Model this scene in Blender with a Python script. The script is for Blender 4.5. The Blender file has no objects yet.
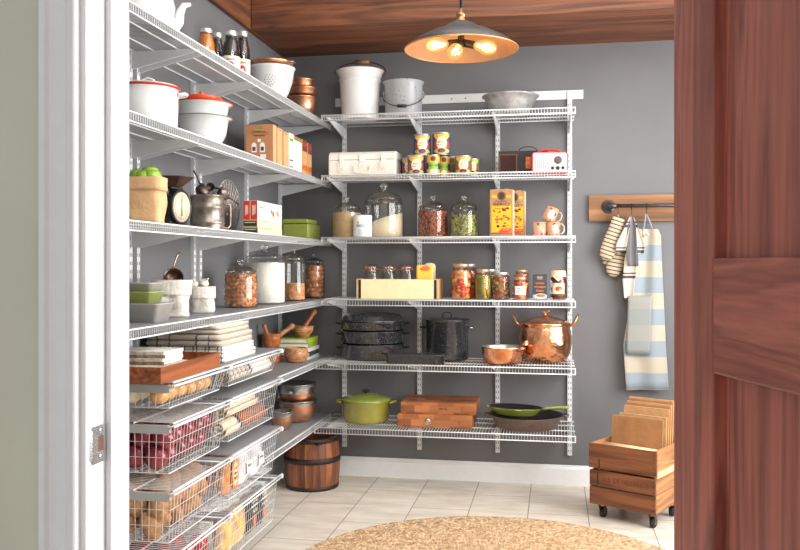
import bpy, math, random
from mathutils import Vector, Matrix, noise
PI = math.pi
SC = bpy.context.scene
COL = SC.collection
R = math.radians
# ---------------------------------------------------------------- camera model (photo 800x550)
FL, TH, CX, CY, HC, HV = 857.0, R(10.25), 1.608, -4.943, 1.25, 264.0
cT, sT = math.cos(TH), math.sin(TH)
def X(u, y):
    k = (u - 400) / FL; Y = y - CY
    return CX + Y * (k * cT - sT) / (cT + k * sT)
def YY(u, x):
    k = (u - 400) / FL; dx = x - CX
    return CY + dx * (cT + k * sT) / (k * cT - sT)
def S(x, y):
    return FL / ((y - CY) * cT - (x - CX) * sT)
def ZZ(v, x, y):
    return HC + (HV - v) / S(x, y)

# ---------------------------------------------------------------- mesh builder
class MB:
    def __init__(s):
        s.v = []; s.f = []; s.m = []; s.s = []; s.cur = 0; s.T = None
    def add(s, vs, fs, smooth=False):
        b = len(s.v)
        if s.T is not None: vs = [s.T @ Vector(p) for p in vs]
        s.v.extend([tuple(p) for p in vs])
        for f in fs:
            s.f.append(tuple(b + i for i in f)); s.m.append(s.cur); s.s.append(smooth)
        return s
    def box(s, x0, x1, y0, y1, z0, z1):
        vs = [(x0,y0,z0),(x1,y0,z0),(x1,y1,z0),(x0,y1,z0),(x0,y0,z1),(x1,y0,z1),(x1,y1,z1),(x0,y1,z1)]
        return s.add(vs, [(0,3,2,1),(4,5,6,7),(0,1,5,4),(1,2,6,5),(2,3,7,6),(3,0,4,7)])
    def cbox(s, c, d, rot=None):
        c = Vector(c); hx, hy, hz = d[0]/2, d[1]/2, d[2]/2
        vs = [Vector(p) for p in [(-hx,-hy,-hz),(hx,-hy,-hz),(hx,hy,-hz),(-hx,hy,-hz),(-hx,-hy,hz),(hx,-hy,hz),(hx,hy,hz),(-hx,hy,hz)]]
        if rot is not None: vs = [rot @ p for p in vs]
        return s.add([c + p for p in vs], [(0,3,2,1),(4,5,6,7),(0,1,5,4),(1,2,6,5),(2,3,7,6),(3,0,4,7)])
    def rod(s, p0, p1, r, n=4):
        p0 = Vector(p0); p1 = Vector(p1); d = (p1 - p0).normalized()
        a = Vector((0,0,1)) if abs(d.z) < .9 else Vector((1,0,0))
        e = d.cross(a).normalized(); g = d.cross(e)
        vs = []
        for p in (p0, p1):
            for i in range(n):
                t = 2*PI*(i+.5)/n
                vs.append(p + (e*math.cos(t) + g*math.sin(t))*r)
        fs = [(i, (i+1) % n, n+(i+1) % n, n+i) for i in range(n)] + [tuple(range(n-1,-1,-1)), tuple(range(n, 2*n))]
        return s.add(vs, fs, n > 5)
    def tube(s, pts, r, n=8, closed=False):
        pts = [Vector(p) for p in pts]; N = len(pts)
        rs = r if isinstance(r, (list, tuple)) else [r]*N
        vs = []; prev = None
        for i, p in enumerate(pts):
            if closed: d = pts[(i+1) % N] - pts[i-1]
            else: d = pts[min(i+1, N-1)] - pts[max(i-1, 0)]
            d.normalize()
            if prev is None:
                a = Vector((0,0,1)) if abs(d.z) < .9 else Vector((1,0,0))
                e = d.cross(a).normalized()
            else:
                e = (prev - d*prev.dot(d))
                e = e.normalized() if e.length > 1e-6 else d.orthogonal().normalized()
            prev = e; g = d.cross(e)
            for k in range(n):
                t = 2*PI*k/n
                vs.append(p + (e*math.cos(t) + g*math.sin(t))*rs[i])
        fs = []
        for i in range(N if closed else N-1):
            j = (i+1) % N
            for k in range(n):
                fs.append((i*n+k, i*n+(k+1) % n, j*n+(k+1) % n, j*n+k))
        if not closed:
            fs.append(tuple(range(n-1,-1,-1))); fs.append(tuple((N-1)*n+k for k in range(n)))
        return s.add(vs, fs, True)
    def lathe(s, prof, n=32, c=(0,0,0), sx=1, sy=1, smooth=True, capb=True, capt=True):
        vs = []; fs = []
        for r, z in prof:
            for k in range(n):
                t = 2*PI*k/n
                vs.append((c[0]+r*sx*math.cos(t), c[1]+r*sy*math.sin(t), c[2]+z))
        m = len(prof)
        for i in range(m-1):
            for k in range(n):
                fs.append((i*n+k, i*n+(k+1) % n, (i+1)*n+(k+1) % n, (i+1)*n+k))
        s.add(vs, fs, smooth)
        if capb and prof[0][0] > 1e-5: s.add(vs[:n], [tuple(range(n-1,-1,-1))])
        if capt and prof[-1][0] > 1e-5: s.add(vs[-n:], [tuple(range(n))])
        return s
    def blob(s, c, rad, amp=0.0, seed=0, nu=14, nv=9, rot=None, fq=2.0):
        vs = []; fs = []
        for j in range(nv+1):
            ph = PI*j/nv
            for i in range(nu):
                t = 2*PI*i/nu
                d = Vector((math.sin(ph)*math.cos(t), math.sin(ph)*math.sin(t), -math.cos(ph)))
                k = 1 + amp*noise.noise(d*fq + Vector((seed*7.3, seed*3.1, seed)))
                p = Vector((d.x*rad[0]*k, d.y*rad[1]*k, d.z*rad[2]*k))
                if rot is not None: p = rot @ p
                vs.append(Vector(c) + p)
        for j in range(nv):
            for i in range(nu):
                a = j*nu+i; b = j*nu+(i+1) % nu
                fs.append((a, b, b+nu, a+nu))
        return s.add(vs, fs, True)
    def sheet(s, fn, nu, nv, smooth=True, closed_u=False):
        vs = [fn(i/nu, j/nv) for j in range(nv+1) for i in range(nu+1)]
        fs = [(j*(nu+1)+i, j*(nu+1)+i+1, (j+1)*(nu+1)+i+1, (j+1)*(nu+1)+i) for j in range(nv) for i in range(nu)]
        return s.add(vs, fs, smooth)
    def prism(s, poly, a, b, axis='y'):
        n = len(poly); vs = []
        for t in (a, b):
            for p in poly:
                if axis == 'y': vs.append((p[0], t, p[1]))
                elif axis == 'x': vs.append((t, p[0], p[1]))
                else: vs.append((p[0], p[1], t))
        fs = [(i, (i+1) % n, n+(i+1) % n, n+i) for i in range(n)] + [tuple(range(n-1,-1,-1)), tuple(range(n, 2*n))]
        return s.add(vs, fs)
    def build(s, name, mats, parent=None, loc=None, rz=0, bev=0, thick=0, sub=0, fix=True):
        me = bpy.data.meshes.new(name)
        me.from_pydata(s.v, [], s.f)
        if not isinstance(mats, (list, tuple)): mats = [mats]
        for m in mats: me.materials.append(m)
        me.polygons.foreach_set('material_index', s.m)
        me.polygons.foreach_set('use_smooth', s.s)
        me.validate()
        if fix and len(s.f) < 60000:
            import bmesh
            bm = bmesh.new(); bm.from_mesh(me)
            bmesh.ops.remove_doubles(bm, verts=bm.verts, dist=1e-6)
            bmesh.ops.recalc_face_normals(bm, faces=bm.faces)
            bm.to_mesh(me); bm.free()
        me.update()
        o = bpy.data.objects.new(name, me); COL.objects.link(o)
        if parent: o.parent = parent
        if loc: o.location = loc
        if rz: o.rotation_euler = (0, 0, rz)
        if thick:
            md = o.modifiers.new('thick', 'SOLIDIFY'); md.thickness = thick; md.offset = 0
        if bev:
            md = o.modifiers.new('bev', 'BEVEL'); md.width = bev; md.segments = 2; md.limit_method = 'ANGLE'; md.angle_limit = R(40)
            md.harden_normals = False
        if sub:
            md = o.modifiers.new('sub', 'SUBSURF'); md.levels = sub; md.render_levels = sub
        return o

def thing(name, label, cat, loc=(0,0,0), rz=0, group=None):
    o = bpy.data.objects.new(name, None); COL.objects.link(o)
    o.empty_display_size = .05
    o.location = loc; o.rotation_euler = (0,0,rz); o['label'] = label; o['category'] = cat
    if group: o['group'] = group
    return o
def tag(o, label, cat, group=None):
    o['label'] = label; o['category'] = cat
    if group: o['group'] = group
    return o
def struct(o):
    o['kind'] = 'structure'; return o
def kids(o): return [c for c in bpy.data.objects if c.parent == o]
def dup(root, loc=None, rot=None, label=None, group=None, scale=None):
    r = root.copy(); COL.objects.link(r)
    if loc is not None: r.location = loc
    if rot is not None: r.rotation_euler = rot
    if scale is not None: r.scale = scale
    if label: r['label'] = label
    if group: r['group'] = group
    for ch in kids(root):
        c = ch.copy(); COL.objects.link(c); c.parent = r
        for g in kids(ch):
            d = g.copy(); COL.objects.link(d); d.parent = c
    return r
def text(name, body, size, mat_, parent, loc, rot=(0,0,0), depth=.0004, align='CENTER', bend=None, sx=1.0, sy=1.0):
    """lettering as a thin mesh; bend=radius wraps it round a cylinder whose axis is local z, facing -y"""
    cu = bpy.data.curves.new(name, 'FONT'); cu.body = body; cu.size = size; cu.align_x = align; cu.align_y = 'CENTER'
    cu.extrude = depth
    t = bpy.data.objects.new(name + '_tmp', cu); COL.objects.link(t)
    bpy.context.view_layer.update()
    dg = bpy.context.evaluated_depsgraph_get()
    me = bpy.data.meshes.new_from_object(t.evaluated_get(dg))
    bpy.data.objects.remove(t); bpy.data.curves.remove(cu)
    me.name = name
    for v in me.vertices:
        x, y, z = v.co.x*sx, v.co.y*sy, v.co.z
        if bend:
            a = x / bend; rr = bend + z
            v.co = (rr*math.sin(a), -rr*math.cos(a), y)
        else: v.co = (x, -z, y)
    me.materials.append(mat_)
    o = bpy.data.objects.new(name, me); COL.objects.link(o); o.parent = parent; o.location = loc; o.rotation_euler = rot
    return o

# ---------------------------------------------------------------- materials
MC = {}
def srgb(r, g, b):
    f = lambda c: (c/255/12.92) if c/255 <= .04045 else ((c/255+.055)/1.055)**2.4
    return (f(r), f(g), f(b), 1)
def newmat(name):
    m = bpy.data.materials.new(name); m.use_nodes = True
    nt = m.node_tree; nt.nodes.clear()
    out = nt.nodes.new('ShaderNodeOutputMaterial')
    return m, nt, out
def nd(nt, typ, **kw):
    n = nt.nodes.new(typ)
    for k, v in kw.items():
        if k in n.inputs.keys(): n.inputs[k].default_value = v
        else: setattr(n, k, v)
    return n
def mat(name, col, rough=.5, metal=0, var=.06, scale=30, bump=0, bscale=None, col2=None, coat=0, sub=0, spec=.5, stretch=(1,1,1), thr=None, sheen=0):
    """principled with a noise-driven colour variation and optional bump"""
    if name in MC: return MC[name]
    m, nt, out = newmat(name); L = nt.links
    b = nd(nt, 'ShaderNodeBsdfPrincipled')
    b.inputs['Roughness'].default_value = rough; b.inputs['Metallic'].default_value = metal
    b.inputs['Coat Weight'].default_value = coat; b.inputs['Specular IOR Level'].default_value = spec
    if sheen: b.inputs['Sheen Weight'].default_value = sheen
    tc = nd(nt, 'ShaderNodeTexCoord'); mp = nd(nt, 'ShaderNodeMapping'); mp.inputs['Scale'].default_value = stretch
    L.new(tc.outputs['Object'], mp.inputs[0])
    n = nd(nt, 'ShaderNodeTexNoise'); n.inputs['Scale'].default_value = scale; n.inputs['Detail'].default_value = 5
    L.new(mp.outputs[0], n.inputs['Vector'])
    cr = nd(nt, 'ShaderNodeValToRGB')
    c = list(col); c2 = list(col2) if col2 else [min(1, x*(1+var*2.2)) for x in c[:3]] + [1]
    if not col2: c = [x*(1-var*2.2) for x in c[:3]] + [1]
    lo, hi = thr if thr else (.3, .7)
    cr.color_ramp.elements[0].position = lo; cr.color_ramp.elements[1].position = hi
    cr.color_ramp.elements[0].color = c; cr.color_ramp.elements[1].color = c2
    L.new(n.outputs['Fac'], cr.inputs[0]); L.new(cr.outputs[0], b.inputs['Base Color'])
    if bump:
        n2 = nd(nt, 'ShaderNodeTexNoise'); n2.inputs['Scale'].default_value = bscale or scale*2; n2.inputs['Detail'].default_value = 4
        L.new(mp.outputs[0], n2.inputs['Vector'])
        bp = nd(nt, 'ShaderNodeBump'); bp.inputs['Strength'].default_value = bump; bp.inputs['Distance'].default_value = .01
        L.new(n2.outputs['Fac'], bp.inputs['Height']); L.new(bp.outputs[0], b.inputs['Normal'])
    L.new(b.outputs[0], out.inputs[0]); MC[name] = m; return m
def wood(name, c1, c2, axis='x', scale=1.0, rough=.45, grain=60, bump=.15, dark=None, coat=0, ring=2.2):
    """long-grained wood: noise stretched along one axis, with darker figure bands"""
    if name in MC: return MC[name]
    m, nt, out = newmat(name); L = nt.links
    b = nd(nt, 'ShaderNodeBsdfPrincipled'); b.inputs['Roughness'].default_value = rough; b.inputs['Coat Weight'].default_value = coat
    tc = nd(nt, 'ShaderNodeTexCoord'); mp = nd(nt, 'ShaderNodeMapping')
    st = {'x': (.06,1,1), 'y': (1,.06,1), 'z': (1,1,.06)}[axis]
    mp.inputs['Scale'].default_value = [q*scale for q in st]
    L.new(tc.outputs['Object'], mp.inputs[0])
    n1 = nd(nt, 'ShaderNodeTexNoise'); n1.inputs['Scale'].default_value = grain; n1.inputs['Detail'].default_value = 6
    n1.inputs['Roughness'].default_value = .65
    n2 = nd(nt, 'ShaderNodeTexNoise'); n2.inputs['Scale'].default_value = grain/9; n2.inputs['Detail'].default_value = 2; n2.inputs['Distortion'].default_value = ring
    L.new(mp.outputs[0], n1.inputs['Vector']); L.new(mp.outputs[0], n2.inputs['Vector'])
    w = nd(nt, 'ShaderNodeMath', operation='MULTIPLY'); w.inputs[1].default_value = 7.0
    L.new(n2.outputs['Fac'], w.inputs[0])
    fr = nd(nt, 'ShaderNodeMath', operation='PINGPONG'); fr.inputs[1].default_value = 1.0
    L.new(w.outputs[0], fr.inputs[0])
    mx = nd(nt, 'ShaderNodeMath', operation='MULTIPLY_ADD'); mx.inputs[1].default_value = .45
    L.new(fr.outputs[0], mx.inputs[0])
    h = nd(nt, 'ShaderNodeMath', operation='MULTIPLY'); h.inputs[1].default_value = .75
    L.new(n1.outputs['Fac'], h.inputs[0]); L.new(h.outputs[0], mx.inputs[2])
    cr = nd(nt, 'ShaderNodeValToRGB')
    cr.color_ramp.elements[0].position = .25; cr.color_ramp.elements[1].position = .85
    cr.color_ramp.elements[0].color = c1; cr.color_ramp.elements[1].color = c2
    L.new(mx.outputs[0], cr.inputs[0]); L.new(cr.outputs[0], b.inputs['Base Color'])
    bp = nd(nt, 'ShaderNodeBump'); bp.inputs['Strength'].default_value = bump; bp.inputs['Distance'].default_value = .004
    L.new(n1.outputs['Fac'], bp.inputs['Height']); L.new(bp.outputs[0], b.inputs['Normal'])
    L.new(b.outputs[0], out.inputs[0]); MC[name] = m; return m
def speckle(name, base, spot, scale=160, rough=.25, size=.28, coat=.5):
    if name in MC: return MC[name]
    m, nt, out = newmat(name); L = nt.links
    b = nd(nt, 'ShaderNodeBsdfPrincipled'); b.inputs['Roughness'].default_value = rough; b.inputs['Coat Weight'].default_value = coat
    tc = nd(nt, 'ShaderNodeTexCoord')
    v = nd(nt, 'ShaderNodeTexVoronoi'); v.inputs['Scale'].default_value = scale
    n = nd(nt, 'ShaderNodeTexNoise'); n.inputs['Scale'].default_value = scale*.4
    L.new(tc.outputs['Object'], v.inputs['Vector']); L.new(tc.outputs['Object'], n.inputs['Vector'])
    a = nd(nt, 'ShaderNodeMath', operation='MULTIPLY_ADD'); a.inputs[1].default_value = 1.0
    L.new(v.outputs['Distance'], a.inputs[0])
    q = nd(nt, 'ShaderNodeMath', operation='MULTIPLY'); q.inputs[1].default_value = .35
    L.new(n.outputs['Fac'], q.inputs[0]); L.new(q.outputs[0], a.inputs[2])
    cr = nd(nt, 'ShaderNodeValToRGB'); cr.color_ramp.elements[0].position = size; cr.color_ramp.elements[1].position = size+.12
    cr.color_ramp.elements[0].color = spot; cr.color_ramp.elements[1].color = base
    L.new(a.outputs[0], cr.inputs[0]); L.new(cr.outputs[0], b.inputs['Base Color'])
    L.new(b.outputs[0], out.inputs[0]); MC[name] = m; return m
def stripes(name, cols, period, axis='z', rough=.9, bump=.3):
    """woven cloth with bands: cols = [(stop, colour), ...] over one period (m) along an object axis"""
    if name in MC: return MC[name]
    m, nt, out = newmat(name); L = nt.links
    b = nd(nt, 'ShaderNodeBsdfPrincipled'); b.inputs['Roughness'].default_value = rough
    tc = nd(nt, 'ShaderNodeTexCoord'); sp = nd(nt, 'ShaderNodeSeparateXYZ'); L.new(tc.outputs['Object'], sp.inputs[0])
    d = nd(nt, 'ShaderNodeMath', operation='DIVIDE'); d.inputs[1].default_value = period
    L.new(sp.outputs['XYZ'.index(axis.upper())], d.inputs[0])
    fr = nd(nt, 'ShaderNodeMath', operation='FRACT'); L.new(d.outputs[0], fr.inputs[0])
    cr = nd(nt, 'ShaderNodeValToRGB'); cr.color_ramp.interpolation = 'CONSTANT'
    e = cr.color_ramp.elements
    e[0].position, e[0].color = cols[0]
    e[1].position, e[1].color = cols[1]
    for p, c in cols[2:]:
        k = e.new(p); k.color = c
    L.new(fr.outputs[0], cr.inputs[0])
    n = nd(nt, 'ShaderNodeTexNoise'); n.inputs['Scale'].default_value = 500
    L.new(tc.outputs['Object'], n.inputs['Vector'])
    mixn = nd(nt, 'ShaderNodeMixRGB', blend_type='MULTIPLY'); mixn.inputs[0].default_value = .35
    L.new(cr.outputs[0], mixn.inputs[1]); L.new(n.outputs['Fac'], mixn.inputs[2])
    g = nd(nt, 'ShaderNodeHueSaturation'); g.inputs['Value'].default_value = 1.2; L.new(mixn.outputs[0], g.inputs['Color'])
    L.new(g.outputs[0], b.inputs['Base Color'])
    bp = nd(nt, 'ShaderNodeBump'); bp.inputs['Strength'].default_value = bump; bp.inputs['Distance'].default_value = .002
    L.new(n.outputs['Fac'], bp.inputs['Height']); L.new(bp.outputs[0], b.inputs['Normal'])
    L.new(b.outputs[0], out.inputs[0]); MC[name] = m; return m
def clear_glass(name, tint=(.985,.99,.99,1), refl=.62, rough=.02, base=.045):
    if name in MC: return MC[name]
    m, nt, out = newmat(name); L = nt.links
    t = nd(nt, 'ShaderNodeBsdfTransparent'); t.inputs[0].default_value = tint
    g = nd(nt, 'ShaderNodeBsdfGlossy'); g.inputs['Roughness'].default_value = rough
    lw = nd(nt, 'ShaderNodeLayerWeight'); lw.inputs['Blend'].default_value = .35
    mr = nd(nt, 'ShaderNodeMapRange'); mr.inputs['To Min'].default_value = base; mr.inputs['To Max'].default_value = refl
    L.new(lw.outputs['Fresnel'], mr.inputs[0])
    mx = nd(nt, 'ShaderNodeMixShader'); L.new(mr.outputs[0], mx.inputs[0]); L.new(t.outputs[0], mx.inputs[1]); L.new(g.outputs[0], mx.inputs[2])
    L.new(mx.outputs[0], out.inputs[0]); MC[name] = m; return m
def emis(name, col, st):
    if name in MC: return MC[name]
    m, nt, out = newmat(name); e = nd(nt, 'ShaderNodeEmission'); e.inputs[0].default_value = col; e.inputs[1].default_value = st
    nt.links.new(e.outputs[0], out.inputs[0]); MC[name] = m; return m

WHITE_WIRE = mat('white_wire', srgb(219,221,224), .35, var=.01)
WHITE_METAL = mat('white_enamel_steel', srgb(217,219,222), .35, var=.01)
SLOT = mat('slot_shadow_grey', srgb(120,122,126), .6, var=.03)
TRIM = mat('white_trim_paint', srgb(240,241,243), .35, var=.01)
GREYRAIL = mat('grey_plastic', srgb(165,165,168), .45, var=.02)
COPPER = mat('copper', srgb(240,178,142), .3, 1, var=.08, scale=20, bump=.04, bscale=60)
COPPER_D = mat('copper_dark', srgb(190,110,76), .25, 1, var=.1, scale=20)
STEEL = mat('steel', srgb(205,205,205), .22, 1, var=.04)
IRON = mat('dark_iron', srgb(60,56,54), .5, .8, var=.15, scale=60, bump=.1)
BLACK = mat('black_matt', srgb(24,24,26), .55, var=.05)
WENAMEL = mat('white_enamel', srgb(218,218,218), .18, var=.01, coat=.5)
PAPER = mat('kraft_paper', srgb(196,150,104), .85, var=.06, scale=25, bump=.15, bscale=60)
GLASS = clear_glass('jar_glass')
# ================================================================ room
ROOMX, FY0, FY1, CEIL = 3.1, CY+1.11, CY+1.23, 3.0
def wallmat(name, c, v=.03):
    return mat(name, c, .55, var=v, scale=3, bump=.03, bscale=220)
GREYW = wallmat('grey_wall_paint', srgb(107,107,110))
OUTW = wallmat('sage_wall_paint', srgb(212,211,193))
# floor tiles
def tile_mat():
    m, nt, out = newmat('stone_tile'); L = nt.links
    b = nd(nt, 'ShaderNodeBsdfPrincipled'); b.inputs['Roughness'].default_value = .42
    tc = nd(nt, 'ShaderNodeTexCoord'); mp = nd(nt, 'ShaderNodeMapping')
    mp.inputs['Location'].default_value = (.002, 0, 0); mp.inputs['Rotation'].default_value = (0,0,R(90))
    L.new(tc.outputs['Object'], mp.inputs[0])
    br = nd(nt, 'ShaderNodeTexBrick'); br.offset = .5
    br.inputs['Scale'].default_value = 1; br.inputs['Brick Width'].default_value = .6; br.inputs['Row Height'].default_value = .295
    br.inputs['Mortar Size'].default_value = .0028; br.inputs['Mortar Smooth'].default_value = .1
    br.inputs['Color1'].default_value = (.2,.2,.2,1); br.inputs['Color2'].default_value = (.8,.8,.8,1)
    L.new(mp.outputs[0], br.inputs['Vector'])
    mp2 = nd(nt, 'ShaderNodeMapping'); mp2.inputs['Scale'].default_value = (.7, 2.2, 1); L.new(tc.outputs['Object'], mp2.inputs[0])
    n = nd(nt, 'ShaderNodeTexNoise'); n.inputs['Scale'].default_value = 6; n.inputs['Detail'].default_value = 8; n.inputs['Roughness'].default_value = .6
    L.new(mp2.outputs[0], n.inputs['Vector'])
    cr = nd(nt, 'ShaderNodeValToRGB'); e = cr.color_ramp.elements
    e[0].position = .3; e[0].color = srgb(204,192,175); e[1].position = .62; e[1].color = srgb(232,223,210)
    L.new(n.outputs['Fac'], cr.inputs[0])
    hs = nd(nt, 'ShaderNodeHueSaturation')
    mr = nd(nt, 'ShaderNodeMapRange'); mr.inputs['To Min'].default_value = .95; mr.inputs['To Max'].default_value = 1.05
    L.new(br.outputs['Color'], mr.inputs[0]); L.new(mr.outputs[0], hs.inputs['Value']); L.new(cr.outputs[0], hs.inputs['Color'])
    mx = nd(nt, 'ShaderNodeMixRGB'); mx.inputs[2].default_value = srgb(150,138,122)
    L.new(br.outputs['Fac'], mx.inputs[0]); L.new(hs.outputs[0], mx.inputs[1]); L.new(mx.outputs[0], b.inputs['Base Color'])
    bp = nd(nt, 'ShaderNodeBump'); bp.inputs['Strength'].default_value = .3; bp.inputs['Distance'].default_value = .003; bp.invert = True
    L.new(br.outputs['Fac'], bp.inputs['Height']); L.new(bp.outputs[0], b.inputs['Normal'])
    L.new(b.outputs[0], out.inputs[0]); return m
struct(MB().box(-2.0, 4.2, -7.5, .1, -.08, 0).build('floor', tile_mat()))
struct(MB().box(-.1, ROOMX+.1, 0, .1, 0, CEIL).build('wall_back', GREYW))
struct(MB().box(-.1, 0, FY1, 0, 0, CEIL).build('wall_left', GREYW))
# right wall, with a window opening that lets the daylight in
WY0, WY1, WZ0, WZ1 = -2.95, -.55, .6, 2.55
w = MB(); w.box(ROOMX, ROOMX+.1, FY1, WY0, 0, CEIL); w.box(ROOMX, ROOMX+.1, WY1, 0, 0, CEIL)
w.box(ROOMX, ROOMX+.1, WY0, WY1, 0, WZ0); w.box(ROOMX, ROOMX+.1, WY0, WY1, WZ1, CEIL)
struct(w.build('wall_right', GREYW))
w = MB(); t = .05
w.box(ROOMX-.01, ROOMX+.06, WY0, WY0+t, WZ0, WZ1); w.box(ROOMX-.01, ROOMX+.06, WY1-t, WY1, WZ0, WZ1)
w.box(ROOMX-.01, ROOMX+.06, WY0, WY1, WZ0, WZ0+t); w.box(ROOMX-.01, ROOMX+.06, WY0, WY1, WZ1-t, WZ1)
w.box(ROOMX+.0, ROOMX+.04, (WY0+WY1)/2-.02, (WY0+WY1)/2+.02, WZ0, WZ1)
struct(w.build('window_1', TRIM))
# ceiling with an unseen opening, added to let soft overhead light in
K0, K1, K2, K3 = .9, 2.7, -3.3, -1.2
CEILM = mat('ceiling_paint', srgb(225,224,220), .8, var=.01)
w = MB(); w.box(-.1, K0, FY1, .1, CEIL, CEIL+.1); w.box(K1, ROOMX+.1, FY1, .1, CEIL, CEIL+.1)
w.box(K0, K1, FY1, K2, CEIL, CEIL+.1); w.box(K0, K1, K3, .1, CEIL, CEIL+.1)
struct(w.build('ceiling', CEILM))
# front wall with the doorway the camera looks through
DX0, DX1, DH = CX-.650, CX+.182, 2.06
w = MB(); w.cur = 0
w.box(-2.0, DX0-.02, FY0, FY1, 0, CEIL); w.box(DX1+.02, 4.2, FY0, FY1, 0, CEIL); w.box(DX0-.02, DX1+.02, FY0, FY1, DH+.02, CEIL)
struct(w.build('wall_front', OUTW))
# left jamb and stop, casing
w = MB(); w.box(DX0-.02, DX0, FY0-.002, FY1+.002, 0, DH); w.box(DX1, DX1+.02, FY0+.004, FY1+.002, 0, DH); w.box(DX0-.02, DX1+.02, FY0, FY1, DH, DH+.02)
struct(w.build('trim_1', TRIM, bev=.001))
w = MB(); w.box(DX0, DX0+.009, FY0+.052, FY1-.012, 0, DH)
struct(w.build('trim_2', TRIM, bev=.002))
prof = [(-.008,0),(-.008,.016),(-.010,.019),(-.018,.019),(-.020,.015),(-.026,.012),(-.040,.012),(-.048,.016),(-.052,.021),(-.060,.021),(-.063,.018),(-.063,0)]
w = MB(); w.prism([(DX0+a, FY0-b) for a, b in prof], 0, DH+.06, 'z')
struct(w.build('trim_3', TRIM, bev=.0008))
w = MB(); w.prism([(DX1+.03-a, FY0-b*.5) for a, b in prof], 0, DH+.06, 'z')
struct(w.build('trim_4', TRIM))
# baseboards
bp_ = [(0,0),(-.018,0),(-.018,.092),(-.012,.1),(-.009,.112),(0,.112)]
struct(MB().prism(bp_, 0, ROOMX, 'x').build('baseboard_back', TRIM))
w = MB(); w.prism([(-a, b) for a, b in bp_], FY1, -.018, 'y'); struct(w.build('baseboard_left', TRIM))
# wood beam along the top of the back wall and plank on the left wall
BEAM = wood('beam_wood', srgb(66,36,22), srgb(128,76,48), 'x', .9, .6, 60, .5, ring=3)
BEAMY = wood('beam_wood_side', srgb(66,36,22), srgb(128,76,48), 'y', .9, .6, 60, .5, ring=3)
struct(MB().box(.026, ROOMX, -.627, 0, 2.49, CEIL-.001).build('trim_5', BEAM, bev=.006))
struct(MB().box(0, .025, FY1, 0, 2.49, CEIL-.001).build('trim_6', BEAMY))
# strike plate
t = thing('strike_plate', 'small steel door strike plate on the white door jamb', 'strike plate', (DX0+.0005, FY0+.033, .99))
w = MB(); w.box(0,.0014,-.019,.018,-.027,-.011); w.box(0,.0014,-.019,.018,.011,.027); w.box(0,.0014,-.019,-.004,-.011,.011); w.box(0,.0014,.010,.018,-.011,.011)
w.prism([(0,-.019),(.0014,-.019),(-.001,-.027),(-.0024,-.027)], -.021, .021, 'z')
w.build('plate', STEEL, t, bev=.0004)
w = MB(); w.box(.0001,.0006,-.004,.010,-.011,.011); w.build('latch_hole', wood('raw_wood_hole', srgb(80,42,28), srgb(120,66,42), 'z', 4), t)
for z in (-.019, .019):
    w = MB(); w.T = Matrix.Translation((.0014, .002, z)) @ Matrix.Rotation(PI/2, 4, 'Y'); w.lathe([(.0042,0),(.0035,.0008),(.001,.0009),(0,.0006)], 14); w.build('screw', STEEL, t)

# the open wooden door
DOORM = wood('door_stile_wood', srgb(124,62,50), srgb(186,106,88), 'z', 1.0, .4, 130, .25, coat=.1, ring=2.2)
DOORR = wood('door_rail_wood', srgb(124,62,50), srgb(186,106,88), 'x', 1.0, .4, 110, .25, coat=.1, ring=4)
d = bpy.data.objects.new('door_1', None); COL.objects.link(d); struct(d); d.empty_display_size = .05
d.location = (CX+.1424, CY+1.0927, 0)
d.rotation_euler = (0, 0, math.atan2(-.953, .303))     # local x runs from the hinge edge towards the camera, local y = thickness
DT = .035
# local +y is to the left-hand side when looking along +x ; the thickness goes to -y?? set below
def slab(x0, x1, z0, z1, a=0.0, b=DT, m=DOORM, nm='stile', bev=.003):
    return MB().box(x0, x1, a, b, z0, z1).build(nm, m, d, bev=bev)
SW, W_ = .098, .80
slab(0, SW, .01, 2.04); slab(W_-SW, W_, .01, 2.04)
for z0, z1 in ((.01,.22),(1.128,1.2565),(1.94,2.04)): slab(SW, W_-SW, z0, z1, m=DOORR, nm='rail')
for z0, z1 in ((.22,1.128),(1.2565,1.94)):
    slab(SW, W_-SW, z0, z1, .013, .024, DOORM, 'panel', 0)
# ================================================================ wire shelving
PITCH = .0158
def liner_mat():
    m, nt, out = newmat('shelf_liner_plastic'); L = nt.links
    d = nd(nt, 'ShaderNodeBsdfPrincipled'); d.inputs['Base Color'].default_value = srgb(170,174,179); d.inputs['Roughness'].default_value = .3
    tr = nd(nt, 'ShaderNodeBsdfTranslucent'); tr.inputs[0].default_value = srgb(176,180,184)
    tp = nd(nt, 'ShaderNodeBsdfTransparent'); tp.inputs[0].default_value = (.95,.95,.95,1)
    a = nd(nt, 'ShaderNodeMixShader'); a.inputs[0].default_value = .35; L.new(d.outputs[0], a.inputs[1]); L.new(tr.outputs[0], a.inputs[2])
    b = nd(nt, 'ShaderNodeMixShader'); b.inputs[0].default_value = .28; L.new(a.outputs[0], b.inputs[1]); L.new(tp.outputs[0], b.inputs[2])
    L.new(b.outputs[0], out.inputs[0]); return m
LINER = liner_mat()
LIPH = .033
def deck(depth, length):
    """local: x along length 0..L, y 0 (wall) .. -depth, z=0 top of wires"""
    w = MB(); n = int(length/PITCH)
    off = (length - n*PITCH)/2
    for i in range(n+1):
        x = off + i*PITCH
        w.rod((x, -.020, -.0014), (x, -depth, -.0014), .0014)
    for y in (-.023, -depth*.33, -depth*.66):
        w.rod((0, y, -.005), (length, y, -.005), .0032, 6)
    return w
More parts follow.
